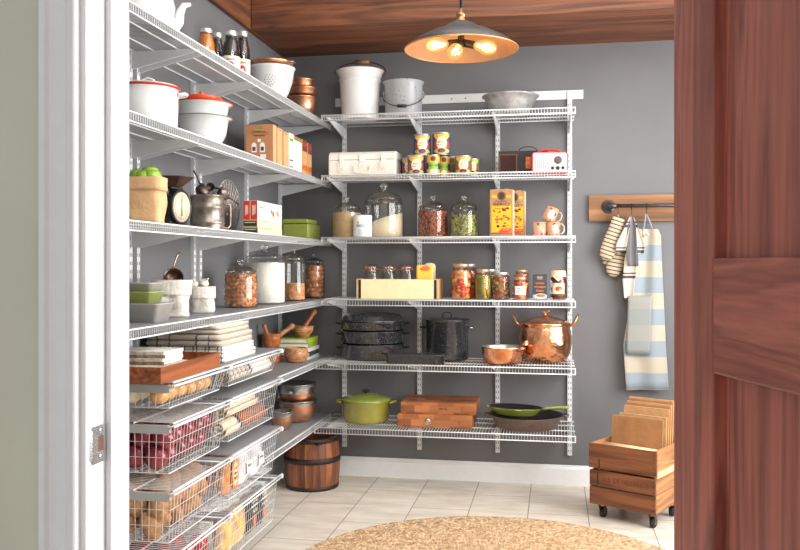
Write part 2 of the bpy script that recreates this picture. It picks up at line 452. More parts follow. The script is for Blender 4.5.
def lip(depth, length):
    w = MB(); n = int(length/PITCH); off = (length - n*PITCH)/2
    for i in range(n+1):
        x = off + i*PITCH
        w.rod((x, -depth, -.001), (x, -depth, -LIPH), .0013)
    w.rod((-.002, -depth, -.003), (length+.002, -depth, -.003), .0030, 6)
    w.rod((-.002, -depth, -LIPH), (length+.002, -depth, -LIPH), .0028, 6)
    for e in (0, length):
        w.rod((e, -depth, -LIPH), (e, -depth+.03, -.005), .0026, 6)
    return w
ZB = [2.065, 1.735, 1.397, 1.058, .712, .368]
ZL = [2.068, 1.728, 1.388, 1.048, .712, .368]
NAMES = ['topmost', 'second', 'third', 'fourth', 'fifth', 'lowest']
WHATB = ['holding the buckets and grey bowl', 'holding the cans and radio', 'holding the olive oil tins', 'holding the pickle jars', 'holding the copper pot', 'holding the green casserole']
SHB = []
for i, z in enumerate(ZB):
    x0 = .352 if i < 4 else .325
    t = thing('wire_shelf', f'white ventilated wire shelf on the back wall, {NAMES[i]} one, {WHATB[i]}', 'shelf', (x0, 0, z), 0, 'wire shelves on the back wall')
    dp_ = (.41,.41,.41,.41,.43,.46)[i]
    deck(dp_, 1.712-x0).build('wire_deck', WHITE_WIRE, t); lip(dp_, 1.712-x0).build('front_lip', WHITE_WIRE, t)
WHATL = ['holding the teapot and bottles', 'holding the white pots', 'holding the paper bag and sifter', 'holding the cloth sacks and almond jar', 'holding the books and mortar', 'holding the copper bowls']
for i, z in enumerate(ZL):
    y0, y1 = (-2.95 if i < 4 else -1.25), -.045
    t = thing('wire_shelf', f'lined wire shelf on the left wall, {NAMES[i]} one, {WHATL[i]}', 'shelf', (0, y0, z), PI/2, 'wire shelves on the left wall')
    # local x -> world +y, local -y -> world +x
    deck(.31, y1-y0).build('wire_deck', WHITE_WIRE, t); lip(.31, y1-y0).build('front_lip', WHITE_WIRE, t)
    MB().box(.002, y1-y0-.002, -.304, -.022, .0002, .0012).build('shelf_liner', LINER, t)
    SHB.append(t)
LZ = .0014  # liner top
# uprights with their brackets
def upright(w_, ztop, zbot):
    w = MB(); a, d_ = .0125, .015
    w.box(-a, -a+.0016, -d_, 0, zbot, ztop); w.box(a-.0016, a, -d_, 0, zbot, ztop); w.box(-a, a, -d_-.0016, -d_, zbot, ztop)
    return w
def slots(ztop, zbot):
    w = MB(); z = zbot + .02
    while z < ztop - .03:
        for sx in (-.0062, .0062): w.box(sx-.0022, sx+.0022, -.0172, -.0162, z, z+.013)
        z += .032
    return w
def bracket(z, depth):
    w = MB()
    w.prism([(-.016, z-.075), (-.016, z-.0095), (-depth+.012, z-.0095), (-depth+.012, z-.018), (-.03, z-.075)], -.0028, .0028, 'x')
    w.box(-.006, .006, -.020, -.0145, z-.078, z-.0095)
    w.box(-.006, .006, -depth+.012, -.016, z-.0115, z-.0095)
    return w
posB = [.382, .832, 1.285, 1.69]
nmB = ['nearest the corner', 'second from the corner', 'third from the corner, behind the radio box', 'at the right end of the shelves']
WM = WHITE_METAL
for k, x in enumerate(posB):
    t = thing('shelf_upright', f'white slotted upright on the back wall, {nmB[k]}', 'shelf upright', (x, -.001, 0), 0, 'slotted uprights on the back wall')
    upright(0, 2.222, .17).build('channel', WM, t); slots(2.2, .17).build('slot_rows', SLOT, t)
    for z in ZB: bracket(z, .40).build('bracket', WM, t)
for k, (y, full, nm) in enumerate([(-1.91,1,'left one of the near pair'), (-1.85,0,'right one of the near pair'), (-1.32,1,'left one of the middle pair behind the sifter'), (-1.255,1,'right one of the middle pair behind the sifter'), (-.645,1,'behind the large flour jar'), (-.085,1,'closest to the corner')]):
    t = thing('shelf_upright', f'white slotted upright on the left wall, {nm}', 'shelf upright', (.001, y, 0), PI/2, 'slotted uprights on the left wall')
    upright(0, 2.10, .17).build('channel', WM, t); slots(2.1, .17).build('slot_rows', SLOT, t)
    for i, z in enumerate(ZL):
        if i > 3 and (y < -1.25): continue
        bracket(z, .30).build('bracket', WM, t)
# hanging track
t = thing('hanging_track', 'white steel hanging track screwed along the top of the back wall', 'track', (0,0,0))
z0, z1 = 2.182, 2.232
w = MB(); w.box(.325, 1.765, -.007, -.0002, z0, z1); w.box(.325, 1.765, -.0095, -.007, z0, z0+.006); w.box(.325, 1.765, -.0095, -.007, z1-.006, z1)
w.build('rail', WM, t, bev=.0006)
for x in (.36, .62, 1.02, 1.10, 1.42):
    w = MB(); w.T = Matrix.Translation((x, -.0072, (z0+z1)/2)) @ Matrix.Rotation(PI/2, 4, 'X'); w.lathe([(.005,0),(.004,.0015),(0,.002)], 10); w.build('screw', SLOT, t)

# ---------------------------------------------------------------- gliding wire drawers under the left shelves
DXF = .41
TOPS = [.873, .742, .525, .315]; BOTS = [.783, .57, .345, .115]
def basket(L, D, h, p=.026):
    """open wire basket, origin at rim centre back; x 0..D depth, y 0..L"""
    w = MB(); r = .00095; ins = .018
    nx = int(round((D)/p)); ny = int(round(L/p))
    P = lambda a, b, t: (ins*t + a*(D-2*ins*t), ins*t + b*(L-2*ins*t), -h*t)
    for j in range(ny+1):
        b = j/ny
        w.rod(P(0,b,0), P(0,b,1), r); w.rod(P(1,b,0), P(1,b,1), r); w.rod(P(0,b,1), P(1,b,1), r)
    for i in range(nx+1):
        a = i/nx
        w.rod(P(a,0,0), P(a,0,1), r); w.rod(P(a,1,0), P(a,1,1), r)
        if i % 3 == 0: w.rod(P(a,0,1), P(a,1,1), r)
    nl = max(1, int(round(h/.05)))
    for k in range(1, nl+1):
        t = k/nl; q = r if k < nl else .002
        for (a,b),(c,d) in (((0,0),(1,0)),((1,0),(1,1)),((1,1),(0,1)),((0,1),(0,0))):
            w.rod(P(a,b,t), P(c,d,t), q)
    for (a,b),(c,d) in (((0,0),(1,0)),((1,0),(1,1)),((1,1),(0,1)),((0,1),(0,0))):
        w.rod(P(a,b,0), P(c,d,0), .003, 6)
    return w
COLS = [(-2.375, -1.873, 'near'), (-1.862, -1.262, 'far')]
HOLD = {('near',0):'full of yellow onions under the wooden tray', ('near',1):'full of red onions', ('near',2):'full of potatoes', ('near',3):'of apples, lowest of the near column',
        ('far',0):'of rolled patterned linens under the folded towels', ('far',1):'of cream rolls beside the copper bowls', ('far',2):'of bagged bread above the black packets', ('far',3):'of pasta and black packets, lowest of the far column'}
for y0, y1, cn in COLS:
    L_ = y1-y0
    for i, z in enumerate(TOPS):
        t = thing('wire_basket', f'white gliding wire basket drawer {HOLD[(cn,i)]}', 'drawer', (0, y0, z), 0, 'gliding wire drawers on the left wall')
        w = MB(); PT = PITCH if (i == 0 or (cn == 'far' and i < 3)) else .024; n = int(L_/PT); off = (L_-n*PT)/2
        for k in range(n+1): w.rod((.024, off+k*PT, -.0016), (DXF-.006, off+k*PITCH, -.0016), .0016)
        for x in (.027, .14, .27): w.rod((x, 0, -.005), (x, L_, -.005), .003, 6)
        w.build('wire_deck', WHITE_WIRE, t)
        w = MB(); w.rod((DXF-.004, 0, -.003), (DXF-.004, L_, -.003), .0032, 8); w.rod((DXF, 0, -.0145), (DXF, L_, -.0145), .0032, 8)
        w.build('front_rim', WHITE_WIRE, t)
        for yy in (.004, L_-.008):
            w = MB(); w.prism([(.024,-.010),(DXF-.022,-.010),(DXF-.010,-.016),(DXF-.016,-.024),(DXF-.016,-.034),(DXF-.026,-.038),(.024,-.036)], yy-.004, yy+.008, 'y')
            w.build('side_track', GREYRAIL, t, bev=.001)
        w = MB(); w.box(DXF-.012, DXF+.004, L_-.022, L_-.002, -.02, -.003); w.build('end_clip', WHITE_METAL, t, bev=.003)
        if i == 0 or (cn == 'far' and i < 3): MB().box(.026, DXF-.012, .002, L_-.002, .0002, .0012).build('deck_liner', LINER, t)
        h = z - .016 - BOTS[i]
        b = basket(L_-.045, DXF-.05, h); ob = b.build('basket_body', WHITE_WIRE, t); ob.location = (.03, .0225, -.018)
# ================================================================ things on the back wall shelves
def face(x, y): return math.atan2(CX - x, y - CY)
YB = -.20
def put(u, y=YB): return X(u, y)
def rectp(w, r, a0, a1, z0, z1, n=8, off=.0006):
    """patch on a cylinder facing -y; a in metres of arc"""
    vs = []
    for i in range(n+1):
        a = (a0 + (a1-a0)*i/n)/r; q = r+off
        vs += [(q*math.sin(a), -q*math.cos(a), z0), (q*math.sin(a), -q*math.cos(a), z1)]
    return w.add(vs, [(2*i, 2*i+2, 2*i+3, 2*i+1) for i in range(n)])
def ellp(w, r, ac, zc, ra, rz_, n=16, off=.0009, top=1.0, bot=1.0):
    vs = []
    for i in range(n+1):
        t = -1 + 2*i/n; h = rz_*math.sqrt(max(0, 1-t*t)); a = (ac+ra*t)/r; q = r+off
        vs += [(q*math.sin(a), -q*math.cos(a), zc-h*bot), (q*math.sin(a), -q*math.cos(a), zc+h*top)]
    return w.add(vs, [(2*i, 2*i+2, 2*i+3, 2*i+1) for i in range(n)])
def ell2(w, xc, zc, rx, rz_, y, n=20):
    vs = [(xc+rx*math.cos(2*PI*i/n), y, zc+rz_*math.sin(2*PI*i/n)) for i in range(n)]
    return w.add(vs, [tuple(range(n))])
def rect2(w, x0, x1, z0, z1, y): return w.add([(x0,y,z0),(x1,y,z0),(x1,y,z1),(x0,y,z1)], [(0,1,2,3)])
def pm(name, r, g, b, rough=.5, **k): return mat(name, srgb(r,g,b), rough, var=.02, **k)
INK = pm('ink_dark', 45, 40, 42)
def bail(w, r, z, drop, rr=.0022, ay=0.0, n=20):
    """half-hoop handle, swung by angle"""
    pts = []
    for i in range(n+1):
        t = PI*i/n
        pts.append((r*math.cos(t), drop*math.sin(t)*math.cos(ay), z + drop*math.sin(t)*math.sin(ay)))
    w.tube(pts, rr, 6); return pts
# ---------------------------------------------------------------- shelf 1
Z1, Z2, Z3, Z4, Z5, Z6 = [z + .0001 for z in ZB]
x = put(360); t = thing('bucket', 'tall white enamel bucket with a wood-gripped bail handle', 'bucket', (x, YB, Z1), .1)
prof = [(0,.004),(.096,.004),(.100,0),(.103,.004),(.1165,.205),(.1175,.214),(.1205,.217),(.1205,.226),(.1185,.229),(.131,.268),(.137,.272),(.139,.276),(.136,.279),(.131,.277),(.116,.226),(.099,.012),(0,.012)]
MB().lathe(prof, 48).build('body', WENAMEL, t)
w = MB(); w.tube([(.139*math.cos(2*PI*i/40), .139*math.sin(2*PI*i/40), .277) for i in range(40)], .003, 6, True); w.build('rim_band', mat('worn_rust', srgb(120,88,70), .5, .4), t)
for sx in (-1, 1):
    w = MB(); w.tube([(sx*.128,-.014,.245),(sx*.143,-.01,.262),(sx*.148,0,.272),(sx*.143,.01,.262),(sx*.128,.014,.245)], .0035, 6); w.build('ear', mat('worn_rust'  , srgb(120,88,70)), t)
w = MB(); bail(w, .147, .270, .13, .0025, R(40)); h = w.build('bail_handle', IRON, t)
w = MB(); w.rod((-.042,.0996,.3536), (.042,.0996,.3536), .011, 12); w.build('wood_grip', wood('grip_wood', srgb(120,82,54), srgb(170,124,86), 'x', 3), h)
GRANITE = speckle('grey_granite_enamel', srgb(156,158,162), srgb(104,106,112), 60, .35, .30, .3)
x = put(403.5); t = thing('bucket', 'short grey mottled bucket with a drooping bail handle', 'bucket', (x, YB, Z1), .1)
prof = [(0,.003),(.098,.003),(.103,.010),(.107,.190),(.114,.198),(.117,.203),(.113,.205),(.105,.196),(.101,.012),(0,.012)]
MB().lathe(prof, 48).build('body', GRANITE, t)
for sx in (-1, 1):
    w = MB(); w.cbox((sx*.111, 0, .135), (.006,.026,.034)); w.tube([(sx*.114,-.006,.13),(sx*.121,0,.14),(sx*.114,.006,.13)], .003, 6); w.build('ear', GRANITE, t)
w = MB()
pts = [(.118*math.cos(PI*i/20), -.06*math.sin(PI*i/20)-.055*math.sin(PI*i/20), .136-.085*math.sin(PI*i/20)) for i in range(21)]
w.tube(pts, .0024, 6); h = w.build('bail_handle', IRON, t)
w = MB(); w.rod((-.026,-.1145,.052), (.026,-.1145,.052), .0085, 12); w.build('black_grip', BLACK, h)
x = put(510.5, -.2); t = MB().lathe([(0,.003),(.092,.003),(.098,.006),(.128,.065),(.146,.096),(.156,.101),(.157,.106),(.149,.105),(.122,.064),(.090,.010),(0,.008)], 48).build('bowl', mat('galvanised', srgb(176,176,176), .42, .6, var=.14, scale=22))
tag(t, 'wide galvanised grey bowl on the topmost shelf, right of the buckets', 'bowl'); t.location = (x, -.2, Z1)
# ---------------------------------------------------------------- shelf 2
CREAM = pm('cream_painted_tin', 230, 226, 216, .35)
xa, xb = put(329, -.31), put(395.5, -.31); Wc = xb-xa
t = thing('tin_case', 'cream painted metal case with domed lid and latches', 'case', ((xa+xb)/2, -.205, Z2))
D2, H = .105, .136
MB().box(-Wc/2, Wc/2, -D2, D2, 0, .093).build('body', CREAM, t, bev=.006)
w = MB(); pr = [(-D2-.001,.094)] + [(-D2-.001+.03*(1-math.cos(a)), .106+.034*math.sin(a)) for a in [R(q) for q in range(0,91,18)]] + [(D2+.001-.03*(1-math.cos(a)), .106+.034*math.sin(a)) for a in [R(q) for q in range(90,-1,-18)]] + [(D2+.001,.094)]
w.prism(pr, -Wc/2-.001, Wc/2+.001, 'x'); w.build('lid', CREAM, t, bev=.003)
for sx in (-.118, .118):
    w = MB(); w.box(sx-.012, sx+.012, -D2-.006, -D2, .100, .122); w.box(sx-.009, sx+.009, -D2-.008, -D2, .045, .104); w.tube([(sx-.013,-D2-.008,.075),(sx-.015,-D2-.012,.04),(sx,-D2-.012,.028),(sx+.015,-D2-.012,.04),(sx+.013,-D2-.008,.075)], .0025, 6)
    w.build('latch', CREAM, t, bev=.002)
w = MB(); w.box(-.016,.016,-D2-.006,-D2,.082,.118); w.tube([(-.045,-D2-.004,.052),(-.046,-D2-.014,.028),(-.03,-D2-.018,.018),(0,-D2-.02,.016),(.03,-D2-.018,.018),(.046,-D2-.014,.028),(.045,-D2-.004,.052)], .0035, 8)
for sx in (-.045,.045): w.box(sx-.010, sx+.010, -D2-.004, -D2, .046, .064)
w.tube([(-.012,-D2-.006,.072),(-.012,-D2-.010,.045),(.012,-D2-.010,.045),(.012,-D2-.006,.072)], .0022, 6)
w.build('carry_handle', CREAM, t)
for sx in (-1, 1):
    w = MB(); 
    for py in (-D2+.012, D2-.012):
        w.box(sx*Wc/2-.002 if sx>0 else -Wc/2-.002, sx*Wc/2+.002 if sx>0 else -Wc/2+.002, py-.010, py+.010, .004, .12)
    w.build('corner_strap', CREAM, t)

TINM = mat('tin_can_metal', srgb(205,205,208), .3, .9, var=.03)
CB, CY_, CR, CC, CGn, CBl = pm('label_blue',40,70,124), pm('label_yellow',222,176,80), pm('label_red',172,58,54), pm('label_cream',240,222,186), pm('label_green',20,128,66), pm('label_lightgreen',146,188,70)
def can(label, u, y, z, r, h, style, rzo=0, group=None, line='TOMATOES'):
    x = X(u, y); t = thing('food_can', label, 'can', (x, y, z), face(x, y)+rzo, group)
    n = 36
    MB().lathe([(0,.003),(r-.004,.003),(r-.003,0),(r+.0005,0),(r+.0005,.003),(r-.001,.005),(r-.001,h-.005),(r+.0005,h-.003),(r+.0005,h),(r-.003,h),(r-.004,h-.004),(0,h-.004)], n).build('tin', TINM, t)
    w = MB(); w.lathe([(r-.0005,.006),(r-.0005,h-.006)], n, capb=False, capt=False)
    if style == 'tomato' or style == 'green':
        w.cur = 1; rectp(w, r, -r*1.0, r*1.0, h*.80, h*.93, 12)          # yellow arch
        ellp(w, r, 0, h*.78, r*.85, h*.13, 14, .0008)
        w.cur = 2; ellp(w, r, -r*.72, h*.45, r*.33, h*.19, 10, .0010); ellp(w, r, r*.72, h*.45, r*.33, h*.19, 10, .0010)   # tomatoes
        w.cur = 1; ellp(w, r, 0, h*.17, r*.95, h*.12, 12, .0008)
        w.cur = 3; ellp(w, r, 0, h*.52, r*.60, h*.29, 14, .0014)         # cream shield
        w.cur = 4; ellp(w, r, 0, h*.19, r*.42, h*.10, 10, .0018)
        w.cur = 2; ellp(w, r, 0, h*.16, r*.22, h*.05, 10, .0022)
        w.cur = 5; ellp(w, r, -r*.78, h*.17, r*.2, h*.07, 8, .0016); ellp(w, r, r*.78, h*.17, r*.2, h*.07, 8, .0016)
        base = CGn if style == 'green' else CB
        lab = w.build('paper_label', [base, CY_, CR, CC, CB if style != 'green' else IRON, CBl], t)
        text('lettering', line, h*.098, INK, lab, (0,0,h*.56), bend=r+.0016, sx=.9)
        text('lettering', 'SAN MARZANO' if style == 'tomato' else 'ITALIAN', h*.065, INK, lab, (0,0,h*.44), bend=r+.0016, sx=.9)
    else:
        w.cur = 1; rectp(w, r, -r*.7, r*.7, h*.28, h*.62, 10)
        w.cur = 2; ellp(w, r, 0, h*.80, r*.42, h*.12, 12, .0008)
        w.cur = 3; ellp(w, r, 0, h*.17, r*.62, h*.13, 12, .0010)
        w.cur = 4; rectp(w, r, -r*1.4, -r*.75, h*.3, h*.6, 6, .0008); rectp(w, r, r*.75, r*1.4, h*.3, h*.6, 6, .0008)
        lab = w.build('paper_label', [CY_ if style == 'yellow' else pm('label_ochre',150,110,50), CBl if style == 'yellow' else pm('label_olive',96,84,46), pm('label_brown',106,58,34), CC if style == 'yellow' else pm('label_olive',96,84,46), CB if style == 'yellow' else INK], t)
        text('lettering', 'SWEET CORN' if style == 'yellow' else 'BEANS', h*.11, pm('label_darkgreen', 40,100,50), lab, (0,0,h*.46), bend=r+.0012, sx=.8)
    return t
hz = .113
can('blue tomato can, left one of the two standing on top of the pyramid', 422.3, -.235, Z2+hz+.001, .0485, .118, 'tomato', line='DICED')
can('blue tomato can, right one of the two standing on top of the pyramid', 441.6, -.235, Z2+hz+.001, .0500, .124, 'tomato', line='CRUSHED')
can('blue and red tomato can, front one under the left end of the pyramid', 416.3, -.265, Z2, .0485, hz, 'tomato', line='WHOLE')
can('blue tomato can peeking out behind the front left can', 409.5, -.155, Z2, .0485, hz, 'tomato')
can('yellow can with light green panel, beside the blue can', 433.2, -.275, Z2, .0365, hz, 'yellow')
can('narrower yellow and green can, behind the bigger yellow one', 444.0, -.215, Z2, .0315, hz, 'yellow')
can('dull brown and olive can between yellow and green cans', 452.2, -.175, Z2, .030, hz, 'olive')
can('large green can with a white panel at the right of the pyramid', 463.3, -.265, Z2, .0465, .104, 'green', line='PLUM')
can('second green can half hidden behind the large green one', 472.3, -.185, Z2, .0385, .098, 'green')
# vintage black radio box
y = -.16; xa, xb = put(498.5, -.23), put(548, -.23)
t = thing('vintage_radio', 'black leather-covered old portable radio with square speaker grille', 'radio', ((xa+xb)/2, -.155, Z2))
Wr, Hr, Dr = xb-xa, .132, .075
MB().box(-Wr/2, Wr/2, -Dr, Dr, 0, Hr).build('case', mat('black_leatherette', srgb(44,40,40), .6, var=.1, scale=200, bump=.3, bscale=400), t, bev=.004)
BRONZE = mat('bronze_trim', srgb(112,80,66), .4, .8)
cx = -Wr/2+.052
w = MB(); fr = .046
for a, b, c_, d_ in ((-fr,fr,-fr-.003,-fr+.003),(-fr,fr,fr-.003,fr+.003)): w.box(cx+a, cx+b, -Dr-.004, -Dr, Hr/2+c_-.001, Hr/2+d_-.001)
w.box(cx-fr-.003, cx-fr+.003, -Dr-.004, -Dr, Hr/2-fr-.003, Hr/2+fr+.002); w.box(cx+fr-.003, cx+fr+.003, -Dr-.004, -Dr, Hr/2-fr-.003, Hr/2+fr+.002)
g = w.build('grille_frame', BRONZE, t, bev=.001)
MB().box(cx-fr, cx+fr, -Dr-.002, -Dr, Hr/2-fr, Hr/2+fr).build('speaker_cloth', speckle('grille_cloth', srgb(52,26,22), srgb(116,40,28), 260, .9, .3, 0), g)
MB().box(Wr/2-.120, Wr/2-.055, -Dr-.003, -Dr, .034, .098).build('tuning_plate', mat('copper_plate', srgb(168,92,56), .4, .6, var=.2, scale=60), t, bev=.001)
w = MB(); w.tube([(-.055+.022,0,Hr),(-.04+.022,0,Hr+.022),(-.015+.022,0,Hr+.031),(.02+.022,0,Hr+.031),(.045+.022,0,Hr+.02),(.06+.022,0,Hr)], .003, 6); w.build('carry_handle', mat('brown_leather', srgb(70,46,38), .6), t)
# red and white radio
xa, xb = put(531.3, -.28), put(567.5, -.28); Wr = xb-xa
t = thing('table_radio', 'small red and white retro radio with a handle and three knobs', 'radio', ((xa+xb)/2, -.275, Z2), .1)
RED = pm('red_plastic', 206, 56, 52, .35); Hr = .112
w = MB()
def rrect(wd, h, r, n=5):
    P = []
    for cx_, cz_, a0 in ((wd/2-r, h-r, 0),(-wd/2+r, h-r, 90),(-wd/2+r, r, 180),(wd/2-r, r, 270)):
        for i in range(n+1):
            a = R(a0+90*i/n); P.append((cx_+r*math.cos(a), cz_+r*math.sin(a)))
    return P
w.prism(rrect(Wr, Hr, .016), -.035, .035, 'y'); w.build('body', RED, t, bev=.002)
w = MB(); w.prism([(a*.93, b*.93+.004) for a, b in rrect(Wr, Hr-.002, .014)], -.038, -.0345, 'y'); fp = w.build('front_panel', pm('radio_white', 222,220,216,.35), t)
w = MB()
for i in range(7): w.box(-Wr*.41+i*.0107, -Wr*.41+i*.0107+.0040, -.0386, -.0379, .02, Hr-.022)
w.build('speaker_slot', pm('radio_slot', 140,132,124), fp)
DK = pm('knob_brown', 86, 66, 58, .4)
w = MB(); w.T = Matrix.Translation((Wr*.22,-.038,.068)) @ Matrix.Rotation(PI/2, 4, 'X'); w.lathe([(.021,0),(.021,.003),(.018,.004),(0,.004)], 28); w.build('tuning_dial', DK, t)
for i, xx in enumerate((.07,.215,.36)):
    w = MB(); w.T = Matrix.Translation((Wr*xx,-.038,.026)) @ Matrix.Rotation(PI/2, 4, 'X'); rr = (.0085,.0105,.0085)[i]; w.lathe([(rr,0),(rr*.9,.008),(0,.009)], 18); w.build('knob', BLACK, t)
w = MB(); w.tube([(-.062,0,Hr-.006),(-.055,0,Hr+.008),(-.03,0,Hr+.016),(.03,0,Hr+.016),(.055,0,Hr+.008),(.062,0,Hr-.006)], [.005,.006,.0055,.0055,.006,.005], 8); w.build('handle', RED, t)

# ---------------------------------------------------------------- glass jars
def nutfill(r, h, size, seed, amp=.1, top=True, slope=0.0, rr=(1,.75,.8), nu=8, nv=5):
    w = MB(); rnd = random.Random(seed); rows = max(2, int(h/(size*1.5))); 
    per = max(6, int(2*PI*r/(size*1.75)))
    w.lathe([(r-size*.8,.001),(r-size*.8,h-size*.6),(0,h-size*.5)], 20)
    def one(p):
        q = Matrix.Rotation(rnd.random()*6.3, 3, 'Z') @ Matrix.Rotation(rnd.random()*1.6-.8, 3, 'X') @ Matrix.Rotation(rnd.random()*1.6-.8,3,'Y')
        s_ = size*(.9+.25*rnd.random()); w.cur = rnd.choice((0,0,1,1,2))
        w.blob(p, (s_*rr[0], s_*rr[1], s_*rr[2]), amp, rnd.random()*9, nu, nv, q)
    for j in range(rows):
        for i in range(per):
            a = 2*PI*(i+.5*(j % 2)+.3*rnd.random())/per; q = r-size*1.02
            one((q*math.cos(a), q*math.sin(a), size*.9+j*(h-size*1.3)/max(1,rows-1)*.99+rnd.uniform(-.1,.1)*size))
    if top:
        for k in range(int(2.2*(r/size)**2*.55)):
            a = rnd.random()*2*PI; q = (r-size*1.4)*math.sqrt(rnd.random()); one((q*math.cos(a), q*math.sin(a), h-size*.3))
    return w
def jar_shell(r, h):
    """body to the shoulder then a short neck"""
    return [(0,.004),(r*.90,.003),(r*.98,.001),(r,.008),(r,h-.022),(r*.985,h-.012),(r*.93,h-.004),(r*.88,h),(r*.88,h+.005)]
def jar(label, u, y, z, r, h, hk, fill, group=None, x=None, cat='jar'):
    """r radius, h height to the shoulder, hk height of the knob top"""
    x = X(u, y) if x is None else x
    t = thing('glass_jar', label, cat, (x, y, z), 0, group)
    MB().lathe(jar_shell(r, h), 40, capt=False).build('jar_body', GLASS, t)
    dh = hk - h; k = dh*.42
    w = MB(); w.lathe([(r*.93,h+.004),(r*.95,h+.008),(r*.93,h+.012),(r*.80,h+dh*.24),(r*.55,h+dh*.42),(r*.25,h+dh*.52),(r*.14,h+dh*.56),(r*.12,h+dh*.62),(r*.19,h+dh*.74),(r*.22,h+dh*.84),(r*.17,h+dh*.96),(0,hk)], 36, capb=False)
    w.build('lid', clear_glass('lid_glass', (.97,.98,.98,1), .7, .06, .10), t)
    if fill: fill(t)
    return t
def stuffpart(o): o['kind'] = 'stuff'; return o
def powder(mat_, r, h, slope=0, name='contents', top=None):
    def f(t):
        w = MB(); n = 32; vs = [(0,0,.005)]; 
        ring0 = [(r*math.cos(2*PI*k/n), r*math.sin(2*PI*k/n), .005) for k in range(n)]
        w.lathe([(r*.9,.005),(r,.010)], n, capt=False)
        vs = []; 
        for k in range(n):
            a = 2*PI*k/n; vs += [(r*math.cos(a), r*math.sin(a), .010), (r*math.cos(a), r*math.sin(a), h+slope*math.cos(a)+.002*math.sin(3*a))]
        vs.append((0,0,h+abs(slope)*.1+.004))
        fs = [(2*k, (2*k+2) % (2*n), (2*k+3) % (2*n), 2*k+1) for k in range(n)] + [(2*k+1, (2*k+3) % (2*n), 2*n) for k in range(n)]
        w.add(vs, fs, True)
        stuffpart(w.build(name, mat_, t))
    return f
def nuts(r, h, size, mats, seed=1, **k):
    def f(t):
        w = nutfill(r*.97, h, size, seed, **k); w.T = None
        o = w.build('contents', mats, t, fix=False); o.location = (0,0,.006); stuffpart(o)
    return f
FLOUR = mat('flour', srgb(246,242,232), .95, var=.02, scale=40, bump=.3, bscale=120)
SUGAR = mat('raw_sugar', srgb(232,216,188), .9, var=.03, scale=120, bump=.2, bscale=400)
OATS = speckle('grain_mix', srgb(214,180,136), srgb(132,92,64), 120, .85, .27, 0)
NUTR = [mat('redbrown_nut', srgb(150,78,52), .6, var=.15), mat('brown_nut', srgb(178,112,76), .6, var=.15), mat('dark_nut', srgb(104,52,38), .6, var=.15)]
PIST = [mat('pistachio_green', srgb(150,158,84), .7, var=.2), mat('pistachio_pale', srgb(188,182,120), .7, var=.2), mat('pistachio_dark', srgb(112,92,58), .7, var=.2)]
jar('glass jar of toasted mixed grain, leftmost on the third shelf of the back wall', 346.8, -.20, Z3, .084, .163, .238, powder(OATS, .0805, .143))
jar('largest glass jar, sloping pale sugar inside, behind the white can', 383.8, -.17, Z3, .1115, .213, .312, powder(SUGAR, .108, .068+.035, .038))
jar('glass jar of red-brown nuts, left of the green pistachio jar', 433.0, -.20, Z3, .083, .163, .238, nuts(.083, .14, .0075, NUTR, 4))
jar('glass jar of green pistachios beside the olive oil tins', 464.3, -.22, Z3, .080, .160, .232, nuts(.080, .113, .0065, PIST, 5))
# white can
x = put(362.6, -.315); t = thing('food_can', 'white can with grey lettering, in front of the largest glass jar', 'can', (x, -.315, Z3), face(x, -.3))
r, h = .0515, .124
MB().lathe([(0,.002),(r,0),(r,h),(r-.004,h),(r-.005,h-.004),(0,h-.004)], 36).build('tin', TINM, t)
w = MB(); w.lathe([(r+.0004,.004),(r+.0004,h-.004)], 36, capb=False, capt=False)
w.cur = 1; rectp(w, r, -.030, .026, .052, .072); w.cur = 2; ellp(w, r, -.026, .080, .006, .008); ellp(w, r, .046, .085, .004, .01)
lab = w.build('paper_label', [pm('white_label', 232,233,236,.4), pm('label_grey', 205,207,212), pm('label_amber', 226,160,90), ], t)
text('lettering', 'ROCCOC', .017, INK, lab, (-.002,0,.062), bend=r+.0012, sx=.95)
text('lettering', 'GUSTO', .010, pm('label_amber',226,160,90), lab, (.004,0,.082), bend=r+.0012)
for k in range(5): text('lettering', 'PRODOTTO DI ITALIA', .0052, pm('ink_light',150,150,156), lab, (0,0,.040-.007*k), bend=r+.0012)
